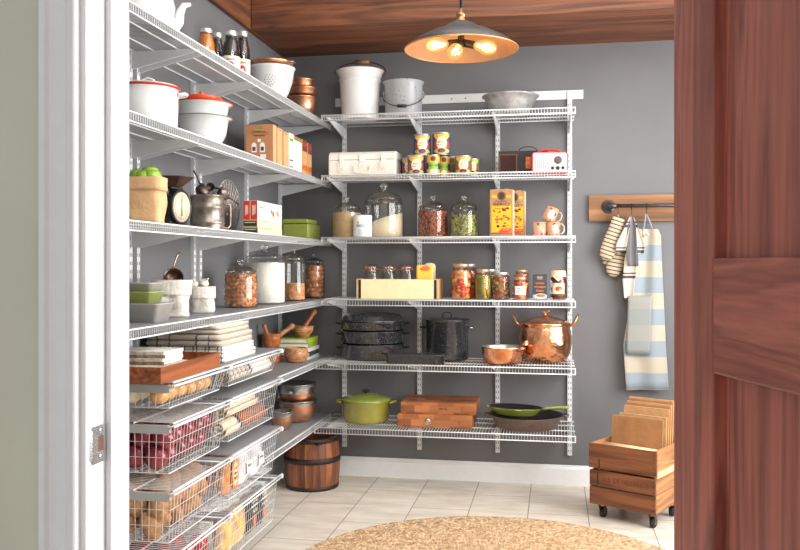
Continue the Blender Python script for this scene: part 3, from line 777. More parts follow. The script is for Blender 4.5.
# olive oil tins
GOLD = mat('tin_gold', srgb(186,140,104), .35, .6, var=.05)
OY, OR_, OB = pm('oil_yellow',238,170,28,.4), pm('oil_red',214,72,36,.4), pm('oil_brown',120,74,40,.4)
def oiltin(label, ua, ub, y):
    xa, xb = X(ua, y), X(ub, y); Wt, D, H = xb-xa, .082, .254
    t = thing('olive_oil_tin', label, 'tin', ((xa+xb)/2, y+D/2, Z3), 0, 'olive oil tins')
    MB().box(-Wt/2, Wt/2, -D/2, D/2, 0, H).build('tin_body', [GOLD], t, bev=.004)
    f = -D/2-.0006
    w = MB(); rect2(w, -Wt/2+.009, Wt/2-.009, .012, H-.022, f)
    w.cur = 1; rect2(w, -Wt/2+.012, Wt/2-.012, .024, H-.085, f-.0004); rect2(w, -Wt/2+.012, Wt/2-.012, H-.046, H-.032, f-.0004)
    w.cur = 2; rect2(w, -Wt*.02, Wt/2-.012, .026, .044, f-.0010); rect2(w, -Wt*.1, Wt*.3, .020, .034, f-.0008)
    w.cur = 3; ell2(w, 0, H-.036, .024, .024, f-.0010)
    rnd = random.Random(3)
    for k in range(26):
        w.cur = 3; ell2(w, rnd.uniform(-Wt/2+.02, Wt/2-.02), rnd.uniform(.05, H-.1), rnd.uniform(.003,.009), rnd.uniform(.002,.006), f-.0009, 9)
    for k in range(12):
        w.cur = 0; ell2(w, rnd.uniform(-Wt/2+.02, Wt/2-.02), rnd.uniform(.05, H-.1), rnd.uniform(.003,.008), rnd.uniform(.002,.005), f-.0012, 9)
    w.cur = 4; rect2(w, -Wt/2+.009, Wt/2-.009, .016, .018, f-.0012); ell2(w, 0, H-.036, .015, .018, f-.0014)
    w.build('printed_front', [GOLD, OY, OR_, OB, INK], t)
    text('lettering', 'FILIPPO', .013, INK, t, (0, f-.002, H-.066), sx=1.5)
    text('lettering', 'BERIO', .026, INK, t, (0, f-.002, H-.083), sx=1.25)
    text('lettering', 'Extra Virgin', .013, OB, t, (0, f-.002, H-.103), sx=1.1)
    text('lettering', 'Olive Oil', .018, OB, t, (0, f-.002, .098), rot=(0,R(-18),0))
    text('lettering', 'EST. 1867', .008, CC, t, (Wt*.2, f-.002, .036))
    MB().box(Wt/2+.0002, Wt/2+.0008, -D/2+.004, D/2-.004, .004, H-.004).build('side_panel', pm('tin_side',236,232,226,.3), t)
    MB().lathe([(.013,0),(.013,.004),(.010,.005),(0,.005)], 20, (Wt*.2,0,H)).build('cap', OY, t)
    return t
oiltin('gold and yellow olive oil tin, front one, fully visible', 489.5, 513.5, -.325)
oiltin('gold and yellow olive oil tin, half hidden behind the first one', 503.5, 525.3, -.215)
# mugs
def mug(label, u, v, y, rot, fin, hd=0):
    x = X(u, y); t = thing('patterned_mug', label, 'mug', (x, y, ZZ(v, x, y)), 0, 'copper patterned mugs')
    t.rotation_euler = rot
    r, h = .036, .078
    m = speckle('mug_pattern', srgb(206,156,122), srgb(140,58,46), 42, .2, .40, .8)
    MB().lathe([(0,.003),(r*.85,.001),(r*.97,.005),(r,.02),(r*1.04,h),(r*1.0,h),(r*.94,.02),(0,.008)], 32).build('cup', m, t)
    w = MB()
    w.tube([(.035,0,.066),(.05,0,.068),(.061,0,.054),(.061,0,.03),(.05,0,.016),(.034,0,.016)], .0036, 8)
    w.build('handle', COPPER, t)
    w = MB(); w.cur = 0; ellp(w, r, 0, .040, .017, .024, 12, .002); w.build('oval_medallion', pm('mug_medallion', 226, 214, 190, .3), t)
    return t
xm = put(539.8, -.27)
mug('copper patterned mug, left one of the bottom pair', 539.8, 234.6, -.27, (0,0,1.9), 0).location.z = Z3
mug('copper patterned mug, right one of the bottom pair', 553.2, 234.6, -.27, (0,0,.35), 0).location.z = Z3
q = mug('copper patterned mug lying tilted on top of the other two', 545.2, 219, -.27, (0,R(22),.1), 0); q.location.z = Z3+.083; q.location.x = X(547.5, -.27)

# ---------------------------------------------------------------- shelf 4
xa, xb = put(357.6, -.33), put(437.5, -.33); Wb = xb-xa
t = thing('wooden_box', 'long cream painted wooden box holding small empty jars', 'box', ((xa+xb)/2, -.245, Z4))
CP = pm('cream_paint', 228, 216, 172, .6); CPW = wood('box_end_wood', srgb(190,150,96), srgb(222,190,136), 'z', 3)
D2, H = .085, .108
w = MB(); w.box(-Wb/2+.006, Wb/2-.006, -D2, -D2+.010, 0, H); w.box(-Wb/2+.006, Wb/2-.006, D2-.010, D2, 0, H); w.build('long_side', CP, t, bev=.001)
for sx in (-1, 1):
    MB().box(sx*Wb/2-.007, sx*Wb/2+.007, -D2+.0005, D2-.0005, 0, H+.002).build('end_board', CPW, t, bev=.001)
    w = MB(); w.box(sx*(Wb/2-.012)-.007, sx*(Wb/2-.012)+.007, -D2-.0018, -D2-.0002, .002, H-.002); w.build('metal_corner', IRON, t)
MB().box(-Wb/2+.007, Wb/2-.007, -D2+.0105, D2-.0105, .002, .010).build('bottom_board', CPW, t)
RUB = pm('orange_rubber', 206, 96, 48, .5)
for k, (u, nm) in enumerate(((371.5,'left one'), (388.5,'middle one'), (406.5,'right one'))):
    yy = -.245; x = X(u, yy); z = Z4+.0105
    t = thing('clip_top_jar', f'small empty clip-top glass jar in the cream box, {nm} of three', 'jar', (x, yy, z), 0, 'clip-top jars in the cream box'); t.scale = (1,1,1.27)
    r = .047
    MB().lathe([(0,.003),(r*.9,.001),(r,.01),(r,.085),(r*.8,.108),(r*.76,.118)], 28, capt=False).build('jar_body', GLASS, t)
    MB().lathe([(r*.86,.121),(r*.88,.126),(r*.86,.132),(r*.6,.139),(0,.141)], 28).build('lid', clear_glass('lid_glass'), t)
    MB().lathe([(r*.80,.118),(r*.90,.119),(r*.90,.122),(r*.80,.1225)], 28).build('rubber_seal', RUB, t)
    w = MB(); w.tube([(r*.9*math.cos(a), r*.9*math.sin(a), .112) for a in [2*PI*i/24 for i in range(24)]], .0014, 5, True); w.tube([(-.01,-r*.93,.100),(-.008,-r*.97,.128),(.008,-r*.97,.128),(.01,-r*.93,.100)], .0014, 5); w.build('wire_clip', STEEL, t)
x = put(425, -.27); t = thing('food_packet', 'yellow and orange food packet standing in the cream box', 'packet', (x, -.27, Z4+.0105), .1); t.scale = (1,1,1.5)
w = MB(); w.box(-.048, .046, -.018, .018, 0, .118); w.build('bag', pm('packet_yellow', 240,188,70,.35), t, bev=.010)
w = MB(); ell2(w, .004, .105, .026, .010, -.0186); w.build('printed_patch', pm('packet_orange', 224,120,60), t)
text('lettering', 'PENNE', .013, pm('packet_red',176,60,30), t, (-.008,-.0188,.101))
t = MB().lathe([(0,0),(.032,0),(.034,.004),(.034,.112),(.028,.122),(0,.126)], 24, (0,0,0)).build('paper_packet', mat('pale_paper', srgb(226,214,188), .7, bump=.4, bscale=60)); tag(t, 'pale twisted paper packet behind the yellow one in the box', 'packet'); t.location = (X(431,-.19)-.006, -.197, Z4+.0105); t.scale = (1,1,1.5)
# preserves
LIDG = mat('jar_lid_gold', srgb(214,170,130), .3, .7); LIDS = mat('jar_lid_silver', srgb(222,222,222), .3, .8)
def preserve(label, u, y, r, h, neck, lidh, lidm, fill, z=None, square=False, lidr=None, cloth=False):
    x = X(u, y); t = thing('preserve_jar', label, 'jar', (x, y, Z4 if z is None else z), face(x, y))
    nb = h-lidh; lr = lidr or r*.82
    n = 28
    MB().lathe([(0,.002),(r*.93,.001),(r,.008),(r,nb-neck),(r*.97,nb-neck*.6),(lr*.98,nb-.003),(lr*.96,nb+.002)], n, capt=False).build('jar_body', clear_glass('preserve_glass', (.985,.985,.98,1), .6, .03, .045), t)
    MB().lathe([(lr,nb-.002),(lr,h-.003),(lr*.95,h),(0,h)], n).build('lid', lidm, t)
    fill(t, r*.95, nb-neck*.5); return t
def pieces(base, cols, seed, kind, liquid):
    def f(t, r, h):
        rnd = random.Random(seed); w = MB(); w.cur = 0
        w.lathe([(r*.78,.004),(r*.78,h-.004),(0,h-.002)], 20)
        for i in range(kind[0]):
            a = rnd.uniform(0, 2*PI); z = rnd.uniform(.012, h-.012); w.cur = rnd.randrange(1, len(cols)+1); q = r*.72
            if kind[1] == 'spear':
                tl = rnd.uniform(-.25,.25); hh = h*.42; z = h*.5; q = r*.80
                d = Vector((-math.sin(a)*tl, math.cos(a)*tl, 1)).normalized()
                c = Vector((q*math.cos(a), q*math.sin(a), z)); w.tube([c-d*hh, c-d*hh*.5, c, c+d*hh*.5, c+d*hh], [.003,.008,.0085,.008,.003], 8)
            else:
                s_ = kind[2]*rnd.uniform(.6,1.2)
                w.blob((q*math.cos(a), q*math.sin(a), z), (s_*1.2, s_, s_*rnd.uniform(.6,1.2)), .35, rnd.random()*9, 8, 6, Matrix.Rotation(rnd.random()*3, 3, 'Y'))
        stuffpart(w.build('contents', [liquid]+cols, t, fix=False))
    return f
PR, PO, PY, PG, PB, PC = [mat('preserve_'+n_, srgb(*c), .35, var=.12, scale=60, coat=.3) for n_, c in (('red',(206,56,34)),('orange',(218,108,44)),('yellow',(226,158,40)),('olive',(150,134,40)),('brown',(150,86,50)),('peach',(222,160,104)))]
def lab(t, r, z0, z1, a, nm='paper_label', m=None, lines=3):
    w = MB(); rectp(w, r, -a, a, z0, z1, 8, .0012); o = w.build(nm, m or pm('plain_label', 238,238,236,.6), t)
    for k in range(lines):
        text('lettering', ['PRESERVES', 'homemade', 'batch no 2'][k % 3], .0085, INK, o, (0,0,z1-(k+1)*(z1-z0)/(lines+1)), bend=r+.002, sx=.75)
preserve('tallest pickle jar, red and yellow peppers with a gold lid', 461.2, -.275, .056, .193, .030, .018, LIDG, pieces(0,[PR,PY,PO,PC],1,(60,'b',.016),PC))
tt = bpy.data.objects[-1] if False else None
preserve('gold-lidded jar half hidden behind the tallest pepper jar', 467.5, -.15, .052, .193, .03, .018, LIDS, pieces(0,[PO,PB,PC],2,(40,'b',.014),PB))
preserve('jar of green-gold pickle spears, left of the silver-lidded jar', 483.0, -.285, .0455, .163, .024, .016, LIDG, pieces(0,[PG,PY,mat('pickle_green', srgb(120,124,40), .4, var=.1)],3,(22,'spear'),PG))
preserve('silver-lidded jar half hidden behind the pickle spears', 489.5, -.17, .046, .163, .024, .016, LIDS, pieces(0,[PG,PB],4,(30,'b',.012),PB))
preserve('wide silver-lidded jar of mixed olive and orange pickles', 501.4, -.275, .0480, .147, .016, .014, LIDS, pieces(0,[PG,PO,PC,PB],5,(50,'b',.013),PB))
q = preserve('small front jar of chunky relish with a white paper label', 520.3, -.325, .0405, .122, .016, .014, LIDG, pieces(0,[PO,PB,PY,PR],6,(46,'b',.011),PO))
lab(q, .0405, .028, .075, .030)
preserve('taller jar of yellow relish standing behind the labelled one', 521.5, -.20, .043, .160, .016, .014, LIDG, pieces(0,[PY,PG,PO],7,(46,'b',.012),PO))
q = preserve('dark jam jar with a cream cloth cap, rightmost on the fourth shelf', 558.4, -.255, .0425, .150, .020, .012, LIDG, pieces(0,[PB,mat('jam_dark', srgb(120,48,26), .3, var=.2)],8,(40,'b',.01),mat('jam_base', srgb(112,46,26), .35)))
w = MB(); w.lathe([(0,.156),(.034,.156),(.038,.152),(.040,.132),(.0415,.122)], 24, capt=False); 
for k in range(4):
    a = PI/2*k - PI/2; c = .047
    w.add([(c*math.cos(a-.6), c*math.sin(a-.6), .124), (c*1.02*math.cos(a), c*1.02*math.sin(a), .098), (c*math.cos(a+.6), c*math.sin(a+.6), .124), (.0405*math.cos(a+.6), .0405*math.sin(a+.6), .134), (.0405*math.cos(a-.6), .0405*math.sin(a-.6), .134)], [(0,1,2,3,4)])
w.build('cloth_cap', mat('cream_cloth', srgb(232,214,176), .9, bump=.3, bscale=200), q, thick=.0012)
w = MB(); rectp(w, .0425, -.034, .034, .032, .090, 8, .0010); w.cur = 1; ellp(w, .0425, .004, .060, .020, .014, 10, .0016); w.cur = 2; ellp(w, .0425, -.006, .062, .008, .007, 8, .002); ellp(w, .0425, .014, .064, .006, .006, 8, .002); w.cur = 3; ellp(w, .0425, .008, .054, .007, .005, 8, .0022); ellp(w, .0425, -.026, .082, .006, .003, 8, .002)
w.build('picture_label', [CC, PB, PR, CBl], q)
# soup carton
y = -.30; xa, xb = put(532.5, y), put(547, y); Wk = xb-xa
t = thing('soup_carton', 'dark grey tomato soup carton with orange lettering and a bowl picture', 'carton', ((xa+xb)/2, y+.03, Z4), .03)
DG = pm('carton_dark', 58,62,68,.4); D = .03; H = .138
MB().box(-Wk/2, Wk/2, -D, D, 0, H).build('box', DG, t, bev=.0015)
w = MB(); f = -D-.0006
rect2(w, -Wk/2+.001, Wk/2-.001, .001, .028, f); w.cur = 1; ell2(w, .004, .020, Wk*.42, .014, f-.0006); w.cur = 2; ell2(w, .004, .023, Wk*.34, .008, f-.001); w.cur = 3; ell2(w, -.006, .024, .005, .003, f-.0014); w.cur = 4; rect2(w, -Wk*.22, Wk*.22, H-.030, H-.010, f)
w.build('printed_front', [pm('carton_grey',150,160,168), pm('bowl_blue_white',214,226,232), PO, PR, pm('carton_plate',92,88,84)], t)
text('lettering', 'Pacific', .012, CC, t, (0,f-.002,H-.017)); text('lettering', 'FOODS', .007, CC, t, (0,f-.002,H-.026))
OT = pm('orange_ink', 236,132,70,.5)
for k, s_ in enumerate(('tomato','red pepper','bisque')): text('lettering', s_, .0185 if k != 1 else .0165, OT, t, (0,f-.002,H-.048-.020*k), sx=.85, depth=.0006)

# ---------------------------------------------------------------- shelf 5
SPK = speckle('black_speckled_enamel', srgb(40,42,46), srgb(150,154,160), 120, .16, .25, .8)
def tier(w, r, z0, z1, flare=.006):
    w.lathe([(0,z0+.002),(r-.010,z0+.002),(r-.003,z0+.008),(r,z0+.014),(r,z1-.006),(r+flare,z1-.003),(r+flare,z1),(r-.003,z1),(r-.006,z0+.01),(0,z0+.006)], 48, sy=.80)
def loop(w, sx, r, z, s_=.03, ty=.0035):
    w.tube([(sx*(r-.002),-s_,z),(sx*(r+.018),-s_*.9,z+.003),(sx*(r+.030),-s_*.4,z+.004),(sx*(r+.030),s_*.4,z+.004),(sx*(r+.018),s_*.9,z+.003),(sx*(r-.002),s_,z)], ty, 8)
x = put(371.6, -.20); rr = .178
for k, (z0, z1, lb) in enumerate(((0,.086,'lowest tier, standing on the shelf'),(.087,.160,'middle tier of the stack'),(.161,.212,'upper tier carrying the lid'))):
    t = thing('steamer_tier', f'black speckled enamel steamer pot, {lb}', 'pot', (x, -.172, Z5+z0), face(x,-.2), 'stacked black speckled steamer pots')
    w = MB(); tier(w, rr, 0, z1-z0); w.build('pot_body', SPK, t)
    for sx in (-1, 1):
        w = MB(); loop(w, sx, rr, (z1-z0)*.72); w.build('loop_handle', BLACK, t)
t = thing('pot_lid', 'black speckled lid on top of the steamer stack', 'lid', (x, -.172, Z5+.213), 0)
w = MB(); w.lathe([(rr+.004,0),(rr+.006,.004),(rr-.004,.010),(rr-.014,.030),(rr-.03,.042),(rr*.5,.050),(0,.052)], 48, sy=.80); w.build('lid_dome', SPK, t)
t = thing('stock_pot', 'tall black speckled stock pot with flat lid', 'pot', (put(447, -.155), -.155, Z5), face(.9,-.2))
r = .121; H = .222
w = MB(); w.lathe([(0,.003),(r-.01,.001),(r-.002,.008),(r,.02),(r,H-.006),(r+.005,H-.002),(r+.004,H),(r-.004,H),(r-.005,.02),(0,.01)], 48); w.build('pot_body', SPK, t)
w = MB(); w.lathe([(r+.007,H+.0005),(r+.008,H+.006),(r*.8,H+.014),(0,H+.018)], 40); l_ = w.build('lid', SPK, t)
w = MB(); w.tube([(-.022,0,H+.015),(-.026,0,H+.030),(-.016,0,H+.043),(.016,0,H+.043),(.026,0,H+.030),(.022,0,H+.015)], .0032, 8); w.build('lid_handle', BLACK, l_)
for sx in (-1, 1):
    w = MB(); loop(w, sx, r, H-.042, .026, .0042); w.build('side_handle', BLACK if sx < 0 else STEEL, t)
# roaster
y = -.366; xa, xb = put(385, y), put(446, y); Wk = xb-xa
t = thing('roasting_pan', 'shallow black speckled roasting pan at the shelf front edge', 'pan', ((xa+xb)/2, y+.005, Z5), 0)
def traypan(w, L, D, h, rim, c=.03, tp=.88, th=.003):
    n = 5
    def ring(l, d_, z, c_):
        P = []
        for cx_, cy_, a0 in ((l/2-c_, d_/2-c_, 0),(-l/2+c_, d_/2-c_, 90),(-l/2+c_, -d_/2+c_, 180),(l/2-c_, -d_/2+c_, 270)):
            for i in range(n+1):
                a = R(a0+90*i/n); P.append((cx_+c_*math.cos(a), cy_+c_*math.sin(a), z))
        return P
    rings = [ring(L*tp, D*tp, 0, c*.8), ring(L, D, h, c), ring(L+rim*2, D+rim*2, h+.001, c+rim), ring(L+rim*2, D+rim*2, h+.004, c+rim), ring(L-th, D-th, h+.004, c), ring(L*tp-th*2, D*tp-th*2, th, c*.8)]
    vs = [p for q_ in rings for p in q_]; m = len(rings[0])
    fs = [(i*m+k, i*m+(k+1) % m, (i+1)*m+(k+1) % m, (i+1)*m+k) for i in range(len(rings)-1) for k in range(m)]
    fs += [tuple(range(m-1,-1,-1)), tuple((len(rings)-1)*m+k for k in range(m))]
    return w.add(vs, fs, True)
w = MB(); traypan(w, Wk, .082, .048, .005, tp=.93); w.build('pan_body', SPK, t)
for sx in (-1, 1):
    w = MB(); w.box(sx*(Wk/2+.012)-.010, sx*(Wk/2+.012)+.010, -.035, .035, .0475, .0515); w.build('end_grip', SPK, t, bev=.0015)
# copper saute pan
HAM = mat('hammered_copper', srgb(236,168,128), .16, 1, var=.08, scale=30, bump=.25, bscale=55)
TINI = mat('tinned_inside', srgb(214,208,200), .25, .9, var=.03)
t = thing('copper_pan', 'round hammered copper pan without a lid, tin-lined', 'pan', (put(503, -.30), -.30, Z5), R(-35))
r, h = .116, .095
w = MB(); w.lathe([(0,.001),(r*.70,.001),(r*.86,.012),(r*.96,.045),(r,.088),(r+.004,h),(r,h)], 48, capt=False); w.cur = 1; w.lathe([(r,h),(r-.003,.088),(r*.92,.045),(r*.68,.008),(0,.005)], 48, capb=False)
w.build('pan_body', [HAM, TINI], t)
w = MB(); w.tube([(r-.004,-.022,.078),(r+.016,-.018,.088),(r+.026,0,.092),(r+.016,.018,.088),(r-.004,.022,.078)], .006, 8); w.build('loop_handle', mat('brass_handle', srgb(206,150,104), .3, 1), t)
t = thing('copper_stock_pot', 'large round hammered copper pot with leaf-topped lid and upright handles', 'pot', (put(545.2, -.157), -.157, Z5), .08)
r, h = .144, .208
w = MB(); w.lathe([(0,.001),(r*.62,.001),(r*.80,.012),(r*.94,.05),(r,.10),(r*1.0,.14),(r*.93,.19),(r*.90,.204),(r*.93,h),(r*.88,h),(r*.86,.2),(0,.02)], 56); w.build('pot_body', HAM, t)
w = MB(); w.lathe([(r*.935,h+.001),(r*.945,h+.006),(r*.88,h+.012),(r*.6,h+.028),(r*.25,h+.040),(.012,h+.044),(.007,h+.052),(.010,h+.060),(0,h+.062)], 48); l_ = w.build('lid', HAM, t)
w = MB()
for a in (-.5, .5, 2.2): w.blob((.012*math.copysign(1,a) if a < 2 else 0, 0 if a < 2 else .006, h+.068), (.017,.008,.0055), 0, 0, 10, 6, Matrix.Rotation(-a if a < 2 else 0, 3, 'Y'))
w.build('leaf_finial', mat('brass_handle', srgb(206,150,104)), l_)
for sx in (-1, 1):
    w = MB(); w.tube([(sx*r*.90,-.020,h-.012),(sx*(r+.012),-.022,h+.006),(sx*(r+.030),-.014,h+.042),(sx*(r+.035),0,h+.052),(sx*(r+.030),.014,h+.042),(sx*(r+.012),.022,h+.006),(sx*r*.90,.020,h-.012)], .0055, 8); w.build('side_handle', mat('brass_handle', srgb(206,150,104)), t)

# ---------------------------------------------------------------- shelf 6
OLV = mat('olive_enamel', srgb(142,134,52), .16, var=.03, coat=.6); OLT = mat('lime_enamel', srgb(126,138,60), .18, var=.03, coat=.6)
t = thing('dutch_oven', 'olive green enamelled round casserole with lid and black knob', 'casserole', (put(366, -.24), -.24, Z6), .1)
r, h = .134, .118
w = MB(); w.lathe([(0,.001),(r*.84,.001),(r*.93,.008),(r*.97,.03),(r,h-.004),(r+.004,h),(r-.004,h),(r*.9,.02),(0,.01)], 48); w.build('pot_body', OLV, t)
w = MB(); w.lathe([(r+.004,h+.001),(r+.007,h+.005),(r+.001,h+.012),(r*.92,h+.018),(r*.84,h+.022),(r*.5,h+.034),(.02,h+.040),(0,h+.040)], 48); l_ = w.build('lid', OLT, t)
w = MB(); w.lathe([(.008,h+.040),(.007,h+.046),(.022,h+.050),(.023,h+.055),(.016,h+.059),(0,h+.060)], 24); w.build('black_knob', BLACK, l_)
for sx in (-1, 1):
    w = MB(); w.tube([(sx*(r-.004),-.035,h-.010),(sx*(r+.020),-.030,h-.006),(sx*(r+.034),-.012,h-.003),(sx*(r+.034),.012,h-.003),(sx*(r+.020),.030,h-.006),(sx*(r-.004),.035,h-.010)], .0065, 8); w.build('side_handle', OLV, t)
def block_mat():
    m, nt, out = newmat('butcher_block'); L = nt.links
    b = nd(nt, 'ShaderNodeBsdfPrincipled'); b.inputs['Roughness'].default_value = .45
    tc = nd(nt, 'ShaderNodeTexCoord')
    br = nd(nt, 'ShaderNodeTexBrick'); br.inputs['Scale'].default_value = 1; br.inputs['Brick Width'].default_value = .085; br.inputs['Row Height'].default_value = .034; br.inputs['Mortar Size'].default_value = .0004
    br.inputs['Color1'].default_value = (0,0,0,1); br.inputs['Color2'].default_value = (1,1,1,1); br.inputs['Bias'].default_value = 0
    mp = nd(nt, 'ShaderNodeMapping'); L.new(tc.outputs['Object'], mp.inputs[0])
    sp = nd(nt, 'ShaderNodeSeparateXYZ'); cb = nd(nt, 'ShaderNodeCombineXYZ'); L.new(mp.outputs[0], sp.inputs[0])
    ad = nd(nt, 'ShaderNodeMath', operation='ADD'); L.new(sp.outputs[1], ad.inputs[0]); L.new(sp.outputs[2], ad.inputs[1])
    L.new(sp.outputs[0], cb.inputs[0]); L.new(ad.outputs[0], cb.inputs[1]); L.new(cb.outputs[0], br.inputs['Vector'])
    n = nd(nt, 'ShaderNodeTexNoise'); n.inputs['Scale'].default_value = 60; n.inputs['Detail'].default_value = 4
    mp2 = nd(nt, 'ShaderNodeMapping'); mp2.inputs['Scale'].default_value = (.2,1,1); L.new(tc.outputs['Object'], mp2.inputs[0]); L.new(mp2.outputs[0], n.inputs['Vector'])
    a = nd(nt, 'ShaderNodeMath', operation='MULTIPLY_ADD'); a.inputs[1].default_value = .55; L.new(br.outputs['Color'], a.inputs[0])
    q_ = nd(nt, 'ShaderNodeMath', operation='MULTIPLY'); q_.inputs[1].default_value = .5; L.new(n.outputs['Fac'], q_.inputs[0]); L.new(q_.outputs[0], a.inputs[2])
    cr = nd(nt, 'ShaderNodeValToRGB'); cr.color_ramp.elements[0].position = .1; cr.color_ramp.elements[1].position = .9
    cr.color_ramp.elements[0].color = srgb(66,32,18); cr.color_ramp.elements[1].color = srgb(190,118,70)
    L.new(a.outputs[0], cr.inputs[0]); L.new(cr.outputs[0], b.inputs['Base Color']); L.new(b.outputs[0], out.inputs[0]); return m
BLK = block_mat()
xa, xb = put(397.5, -.37), put(472, -.37)
t = thing('butcher_block', 'lower thick wooden chopping block with a small metal ring pull', 'chopping block', ((xa+xb)/2, -.235, Z6), 0)
MB().box(-(xb-xa)/2, (xb-xa)/2, -.145, .145, 0, .071).build('block', BLK, t, bev=.003)
w = MB(); w.T = Matrix.Translation((-.035,-.146,.036)) @ Matrix.Rotation(PI/2, 4, 'X'); w.lathe([(.016,0),(.013,.003),(0,.003)], 20); w.tube([(-.014,0,.004),(-.010,-.014,.007),(.010,-.014,.007),(.014,0,.004)], .002, 6); w.build('ring_pull', STEEL, t)
xa, xb = put(400.5, -.355), put(475.5, -.355)
t = thing('butcher_block', 'upper thick wooden chopping block stacked on the other one', 'chopping block', ((xa+xb)/2, -.21, Z6+.0712), 0)
MB().box(-(xb-xa)/2, (xb-xa)/2, -.145, .145, 0, .060).build('block', BLK, t, bev=.003)
text('lettering', 'BOOS', .016, INK, t, (.03,-.1455,.03))
CAST = mat('cast_iron', srgb(46,42,42), .45, .3, var=.15, scale=120, bump=.1); CASTO = mat('cast_iron_brown', srgb(104,84,76), .5, .2, var=.1, scale=60)
def skillet(label, u, y, z, r, h, mo, mi, parts, rz=0, tilt=None):
    x = X(u, y); t = thing('skillet', label, 'skillet', (x, y, z), rz)
    if tilt: t.rotation_euler = (tilt[0], tilt[1], rz)
    w = MB(); w.lathe([(0,.001),(r*.78,.001),(r*.84,.006),(r,h-.004),(r+.004,h)], 48, capt=False); w.cur = 1; w.lathe([(r+.004,h),(r-.001,h),(r*.81,.008),(0,.007)], 48, capb=False)
    w.build('pan_body', [mo, mi], t)
    for p in parts(r, h): p[1].build(p[0], mo, t)
    return t
def two(r, h):
    o = []
    for sx in (-1, 1):
        w = MB(); w.tube([(sx*(r-.002),-.030,h-.008),(sx*(r+.020),-.024,h-.005),(sx*(r+.030),0,h-.003),(sx*(r+.020),.024,h-.005),(sx*(r-.002),.030,h-.008)], .006, 8); o.append(('side_handle', w))
    return o
def longh(r, h):
    w = MB(); w.tube([(r-.004,0,h-.008),(r+.03,0,h-.002),(r+.08,0,h+.004),(r+.125,0,h+.006),(r+.140,0,h+.005)], [.012,.008,.009,.011,.006], 10)
    w2 = MB(); w2.tube([(-(r-.003),-.016,h-.006),(-(r+.014),-.01,h-.003),(-(r+.014),.01,h-.003),(-(r-.003),.016,h-.006)], .006, 8)
    w3 = MB(); w3.blob((0.0,-r-.001,h-.005), (.022,.010,.006)); return [('long_handle', w), ('helper_handle', w2), ('pouring_lip', w3)]
skillet('large brown-black cast iron skillet with two loop handles', 526.3, -.255, Z6, .194, .072, CASTO, CAST, two, .1)
skillet('small green enamelled skillet with long handle lying in the cast iron one', 515.5, -.275, Z6+.070, .142, .042, OLT, CAST, longh, R(6), (R(-3), R(2)))
# ================================================================ things on the left wall shelves
L1, L2, L3, L4, L5, L6 = [z + LZ for z in ZL]
def lf(u, x=.16): return (x, YY(u, x))
# ---------------------------------------------------------------- shelf 1
x, y = .165, YY(141, .165)
t = MB().lathe([(0,0),(.118,0),(.126,.004),(.126,.009),(.118,.012),(0,.012)], 40).build('woven_trivet', speckle('woven_blue_brown', srgb(132,116,104), srgb(84,98,116), 90, .9, .3, 0)); tag(t, 'round dark woven mat under the white teapot', 'mat'); t.location = (x, y, L1)
t = thing('teapot', 'white enamel teapot with tall curved spout, at the near end of the top shelf', 'teapot', (x, y, L1+.0125), R(56))
w = MB(); w.lathe([(0,.001),(.080,.001),(.092,.008),(.112,.045),(.118,.080),(.110,.118),(.088,.148),(.060,.164),(.058,.170),(0,.170)], 44); w.build('pot_body', WENAMEL, t)
w = MB(); w.lathe([(.062,.171),(.060,.176),(.040,.188),(.012,.193),(.010,.200),(.018,.208),(.016,.216),(0,.219)], 32); w.build('lid', WENAMEL, t)
w = MB(); w.tube([(.098,0,.030),(.130,0,.034),(.150,0,.056),(.157,0,.092),(.172,0,.120),(.198,0,.130)], [.028,.027,.021,.016,.012,.008], 14); w.build('spout', WENAMEL, t)
w = MB(); w.tube([(-.085,0,.15),(-.13,0,.165),(-.165,0,.14),(-.165,0,.09),(-.135,0,.05),(-.108,0,.045)], .007, 8); w.build('handle', WENAMEL, t)
def bottle(label, u, x, r, h, liq, lab_, group=None, paper=None):
    y = YY(u, x); t = thing('juice_bottle', label, 'bottle', (x, y, L1), face(x, y)*.9, group)
    P = [(0,.002),(r*.92,.001),(r,.006),(r,h*.52),(r*.98,h*.58),(r*.97,h*.68),(r*.72,h*.82),(r*.62,h*.88),(r*.62,h*.95)]
    MB().lathe([(0,.004)]+[(a*.95,b) for a, b in P[1:8]]+[(0,h*.86)], 26).build('juice', liq, t)
    MB().lathe(P, 28, capt=False).build('glass_body', clear_glass('preserve_glass'), t)
    MB().lathe([(r*.66,h*.90),(r*.70,h*.91),(r*.70,h*.985),(r*.66,h),(0,h)], 26).build('cap', mat('jar_lid_silver', srgb(222,222,222)), t)
    if lab_:
        w = MB(); w.lathe([(r+.0006,h*.08),(r+.0006,h*.50)], 28, capb=False, capt=False); w.cur = 1; ellp(w, r, 0, h*.30, r*.45, h*.085, 12, .0012); w.cur = 2; ellp(w, r, 0, h*.29, r*.2, h*.04, 10, .0016)
        l_ = w.build('wrap_label', [pm('label_ivory', 232,222,206,.6), CR, CC], t)
        text('lettering', 'ORGANIC', .012, INK, l_, (0,0,h*.43), bend=r+.0014, sx=.8); text('lettering', 'JUICE', .010, INK, l_, (0,0,h*.15), bend=r+.0014)
    return t
ORJ = mat('orange_juice', srgb(206,120,30), .3, var=.08, coat=.3); DKJ = mat('dark_juice', srgb(52,34,34), .25, var=.1, coat=.3)
bottle('clear bottle of orange juice, leftmost of the four bottles', 206.0, .12, .039, .199, ORJ, 1)
bottle('dark juice bottle behind, between the orange one and the front dark one', 217.5, .07, .031, .250, DKJ, 0)
bottle('dark juice bottle with ivory label, front one of the dark bottles', 231, .16, .041, .237, DKJ, 1)
bottle('dark juice bottle, rightmost of the four, next to the colander', 242.8, .17, .034, .268, DKJ, 1)
